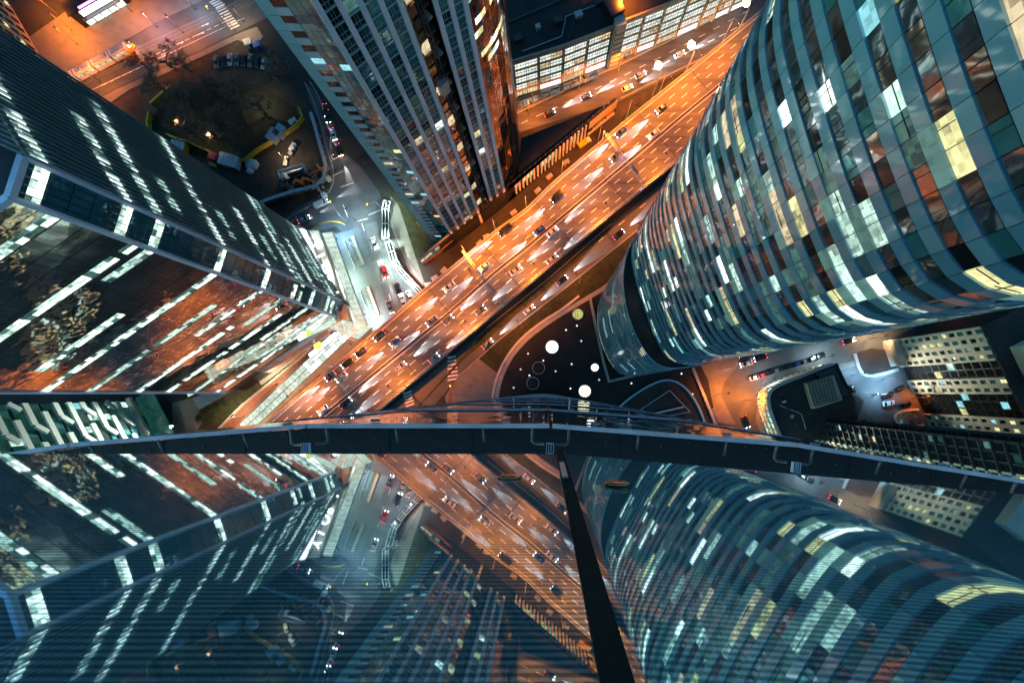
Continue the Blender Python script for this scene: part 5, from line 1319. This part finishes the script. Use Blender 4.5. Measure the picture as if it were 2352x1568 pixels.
def digger(u, v, rz, label):
    t = thing('excavator', u, v, rz, label, 'excavator', 'excavators on the works')
    for y in (-.9, .9): MB().box((0, y, .4), (3.2, .5, .8)).build('track', M['black'], t)
    MB().box((-.3, 0, 1.4), (2.6, 2.2, 1.1)).build('house', M['orange'], t); MB().box((.4, -.55, 2.1), (1.2, 1.0, 1.3)).build('cab', M['carglass'], t)
    MB().bar((.8, .2, 1.7), (3.4, .2, 3.6), .4).build('boom', M['orange'], t); MB().bar((3.4, .2, 3.6), (4.8, .2, 1.2), .3).build('stick', M['orange'], t); MB().box((4.8, .2, .8), (.8, 1.1, .8)).build('bucket', M['dsteel'], t)
digger(690, 424, -30, 'orange excavator below the pump truck, left one'); digger(708, 420, -15, 'orange excavator below the pump truck, right one')
def crate_stack(u, v, rz, label):
    t = thing('mesh_crate', u, v, rz, label, 'crate', 'orange framed crates on the works'); MB().box((0, 0, .5), (2.2, 1.5, 1.0)).build('box', M['dsteel'], t)
    for x in (-1.1, 0, 1.1): MB().box((x, 0, .55), (.12, 1.6, 1.15)).build('rib', M['steel'], t)
    MB().box((0, -.85, .9), (2.4, .2, .3)).build('handle_bar', M['orange'], t)
for i, (u, v) in enumerate(((656, 425), (670, 432), (700, 437), (722, 402), (724, 414))): crate_stack(u, v, 20 + i * 9, '%s orange framed crate from the left on the works' % ORD[i])
# drilling rigs lying across the works corner
for (u0, v0), (u1, v1), m, lb in (((705, 402), (745, 385), 'orange', 'long orange lattice boom pointing at the pump truck'), ((727, 377), (752, 408), 'cream', 'cream drilling mast beside the orange boom'), ((713, 412), (742, 446), 'tarp', 'white drilling mast near the hoarding corner')):
    t = empty('drill_boom', (0, 0, 0), 0, lb, 'machine', 'booms and masts on the works'); a, b = W(u0, v0, 1.2), W(u1, v1, 2.0); d = (b - a).normalized(); n = Vector((-d.y, d.x, 0))
    for q in (-.22, .22): MB().bar(a + n * q, b + n * q, .13).build('chord', M[m], t)
    mb = MB(); k = int((b - a).length / .8)
    for i in range(k): mb.bar(a + (b - a) * (i / k) + n * .22 * (-1) ** i, a + (b - a) * ((i + 1) / k) - n * .22 * (-1) ** i, .08)
    mb.build('lattice', M[m], t); MB().box(b - Vector((0, 0, .9)), (1.6, 1.4, 1.8), .5).build('base', M[m], t)
# traffic cones
for i, (u, v) in enumerate(((672, 508), (680, 500), (688, 512), (697, 503), (705, 497), (716, 499), (684, 520), (668, 516), (742, 430), (731, 437))):
    t = thing('traffic_cone', u, v, 0, 'small orange and white traffic cone by the ramp', 'cone', 'traffic cones by the ramp'); MB().tube([(0, 0, .05), (0, 0, .5), (0, 0, .95)], .3, 8, .07).build('cone', M['orange'], t); MB().box((0, 0, .04), (.75, .75, .08)).build('foot', M['white'], t)

# ================================================================== TRAM, SHOP, FAR LEFT BUILDING
t = thing('tram', 228, 160, 28, 'long white tram on the avenue', 'tram')
for k in range(4):
    MB().box((-11.2 + k * 7.4, 0, 1.9), (7.0, 2.4, 2.9)).build('carriage', M['white'], t); MB().box((-11.2 + k * 7.4, 0, 2.2), (6.4, 2.46, 1.1)).build('window_band', M['lit_warm'], t); MB().box((-11.2 + k * 7.4, 0, 3.5), (5.0, 1.6, .35)).build('roof_unit', M['steel'], t)
for k in range(3): MB().box((-7.5 + k * 7.4, 0, 1.9), (.5, 2.0, 2.6)).build('gangway', M['black'], t)
MB().box((14.55, 0, 1.6), (.2, 1.8, .5)).build('headlight', M['headlamp'], t)
sh = thing('shop', 258, 24, 30, 'dark shop block with a pink and white neon sign', 'shop')
MB().box((-2, 8, 3), (20, 18, 6)).build('walls', M['core'], sh); MB().box((-2, 8, 6.1), (21, 19, .3)).build('roof', M['darkroof'], sh)
MB().box((-2, -1.4, 4.8), (13, .5, 1.6)).build('sign_band', M['sign_w'], sh); MB().box((-1, -1.2, 6.6), (13, .5, .5)).build('neon_edge', M['sign_pink'], sh); MB().box((-2, -2.0, 3.4), (15, 1.6, .2)).build('awning', M['dsteel'], sh)
for k in range(5): MB().box((-8.4 + k * 3.2, -1.3, 1.7), (2.8, .15, 2.6)).build('shop_window', M['lit_w'], sh)
ob = empty('old_facade', (0, 0, 0), 0, 'beige facade with round-topped openings at the upper left edge', 'building')
a, b = g2(20, 5), g2(106, 152); d = b - a; n = Vector((d.y, -d.x)).normalized(); n = n if n.x > 0 else -n; rz = math.atan2(d.y, d.x); L = d.length; e = d / L
MB().prism([tuple(a), tuple(b), tuple(b - n * 25), tuple(a - n * 25)], 0, 22).build('body', M['beige'], ob)
for f in range(6):
    for i in range(7):
        c = a + e * (i + .5) * L / 7; MB().box(V3(c + n * .02, 2 + f * 3.4), (1.6, .2, 1.9), rz).build('window', M['blackglass' if (i + f) % 6 else 'lit_y'], ob)
        MB().tube([V3(c + n * .13, 2.95 + f * 3.4), V3(c - n * .1, 2.95 + f * 3.4)], .8, 12).build('arch', M['blackglass'], ob)
tk_ = thing('small_truck', 1342, 331, 35, 'yellow truck parked between pavilion and viaduct', 'truck')
loft([sec(-2.6, .95, .5, 1.9), sec(.9, .95, .5, 1.9)]).build('box', M['yellow'], tk_); loft([sec(1.0, .9, .4, 1.7), sec(2.2, .9, .4, 1.6), sec(2.7, .8, .4, .9)]).build('cab', M['white'], tk_)
for x in (-1.6, 1.8):
    for y in (-.85, .85): link('wheel', WHEEL, tk_, (x, y, .36))
# works boxes under the viaduct edge by the pavilion
for i, (u, v, m, rz_) in enumerate(((1000, 640, 'cream', 30), (985, 655, 'yellow', 10), (1020, 622, 'concrete', 50), (1102, 560, 'orange', 40), (1118, 545, 'concrete', 20), (1180, 490, 'orange', 35), (1235, 440, 'concrete', 40), (1262, 408, 'orange', 40), (1300, 375, 'cream', 30))):
    t = thing('work_box', u, v, rz_, '%s work box from the lower left between pavilion and viaduct' % ORD[i], 'box', 'work boxes beside the pavilion'); MB().box((0, 0, .55), (2.4, 1.4, 1.1)).build('box', M[m], t); MB().box((0, 0, 1.15), (2.5, 1.5, .1)).build('lid', M['steel'], t)
# courtyard islands
ci = thing('traffic_island', 2025, 830, 0, 'pale kerbed island in front of the slab block', 'island'); ci.location = (0, 0, 0)
pts = smooth_poly([(1962, 812), (1972, 850), (1990, 866), (2030, 858), (2062, 848)], 2)
MB().wall(G(pts), 1.2, 0, .5).build('kerb', M['concrete'], ci); MB().sheet([W(u, v, .2) for u, v in pts + [(2060, 805), (2000, 800)]]).build('surface', M['darkroof'], ci)
ci = thing('glass_island', 2090, 955, 0, 'rounded glass roofed island at the lower end of the courtyard', 'island'); ci.location = (0, 0, 0)
pts = smooth_poly([(2120, 975), (2085, 980), (2058, 972), (2052, 955), (2065, 944), (2095, 940), (2108, 940)], 2)
MB().wall(G(pts), .7, 0, .6).build('kerb', M['cream'], ci); MB().sheet([W(u, v, .5) for u, v in pts]).build('glass_roof', M['winglass'], ci)

# ================================================================== FLOODLIGHTS ON FACADES
def floodlight(u, v, h, target, col, power, label, size=70):
    t = empty('floodlight', W(u, v, 0), 0, label, 'floodlight', 'floodlights on facades'); MB().tube([(0, 0, 0), (0, 0, h)], .1, 6).build('pole', M['steel'], t)
    d = (Vector(target) - (W(u, v, 0) + Vector((0, 0, h)))).normalized()
    MB().bar((0, 0, h), Vector((0, 0, h)) + d * .5, .5, .35).build('housing', M['dsteel'], t); MB().bar(Vector((0, 0, h)) + d * .51, Vector((0, 0, h)) + d * .55, .42, .28).build('lens', M['ledlamp'], t)
    ld = bpy.data.lights.new('flood', 'SPOT'); ld.energy = power; ld.color = col; ld.spot_size = R(size); ld.spot_blend = .6; ld.shadow_soft_size = .4
    lo = bpy.data.objects.new('flood', ld); COL.objects.link(lo); lo.parent = t; lo.location = Vector((0, 0, h)) + d * .8; lo.rotation_euler = d.to_track_quat('-Z', 'Y').to_euler()
floodlight(420, 975, 4, tuple(B0 + bd * 16) + (22,), (.85, 1, .9), 160000, 'floodlight on the forecourt of the ribbon building', 95)
floodlight(1995, 905, 4, tuple(g2(2085, 875)) + (14,), (1, .95, .75), 16000, 'floodlight added in the courtyard to brighten the slab block', 95)  # added lamp lifting the slab front, which the courtyard lamps really light
floodlight(1800, 1010, 5, tuple(g2(1880, 1020)) + (20,), (1, .95, .7), 12000, 'floodlight added to brighten the apartment block from its foot', 95)  # added lamp, put here only to brighten the apartment front

# ================================================================== ROOF PLANT
rng = random.Random(12)
for i in range(9):
    p = m18(lerp(1190, 1560, i / 8), lerp(95, -55, i / 8) + rng.uniform(-12, 8))
    MB().box(V3(p, ZM + .7), (rng.uniform(1.5, 3.5), rng.uniform(1.2, 2.4), 1.4), .35).build('roof_unit', M['steel' if i % 2 else 'dsteel'], ml)
MB().tube([V3(m18(1200, 120), ZM + .3), V3(m18(1290, 86), ZM + .3), V3(m18(1300, 40), ZM + .3), V3(m18(1380, 10), ZM + .3)], .22, 6).build('roof_duct', M['steel'], ml)
for i in range(5):
    p = w9(1790 + i * 9, 905 + i * 17); MB().box(V3(p, 9.5), (1.2, .9, .9), .4 * i).build('roof_unit', M['steel' if i % 2 else 'dsteel'], cbd)
MB().tube([V3(w9(1790, 930), 9.2), V3(w9(1840, 950), 9.2), V3(w9(1850, 985), 9.2)], .15, 6).build('roof_pipe', M['steel'], cbd)
street_lamp(1420, 15, 18, 6, (.8, -.5), SOD, 16000, 'orange lamp on the roof of the store', 'lamps on roofs')
# ================================================================== STREETS SOUTH OF THE FOREGROUND TOWER (seen in the mirrored facades)
flat('southern_street', [(-300, 1250), (1200, 1500), (2400, 1350), (2400, 1450), (1200, 1610), (-300, 1360)], .02, 'street')
for i in range(8):
    street_lamp(-100 + i * 300, 1330 + 90 * math.sin(i * .45) + 60, 0, 9, (.5, 1.5), SOD if i % 3 else GRN, 26000, '%s lamp from the left on the street south of the foreground tower' % ORD[i], 'lamps south of the foreground tower')
for i, (u, v, L, w_, h_) in enumerate(((250, 1180, 36, 18, 16), (560, 1330, 30, 16, 22), (0, 1420, 34, 20, 14), (980, 1420, 40, 16, 18), (700, 1560, 36, 18, 20), (300, 1640, 40, 18, 12))):
    t = thing('low_block', u, v, -12, '%s low block from the left beyond the street south of the foreground tower' % ORD[sorted((250, 560, 0, 980, 700, 300)).index(u)], 'building', 'low blocks south of the foreground tower')
    MB().box((0, 0, h_ / 2), (L, w_, h_)).build('walls', M['beige'], t); MB().box((0, 0, h_ + .2), (L + .6, w_ + .6, .4)).build('roof', M['darkroof'], t)
    for f in range(int(h_ / 3.2)):
        for k in range(int(L / 3)):
            MB().box((-L / 2 + 1.6 + k * 3, w_ / 2 + .05, 1.8 + f * 3.2), (1.6, .12, 1.6)).build('window', M[rng.choice(['lit_y', 'lit_g', 'blackglass', 'lit_warm', 'blackglass'])], t)
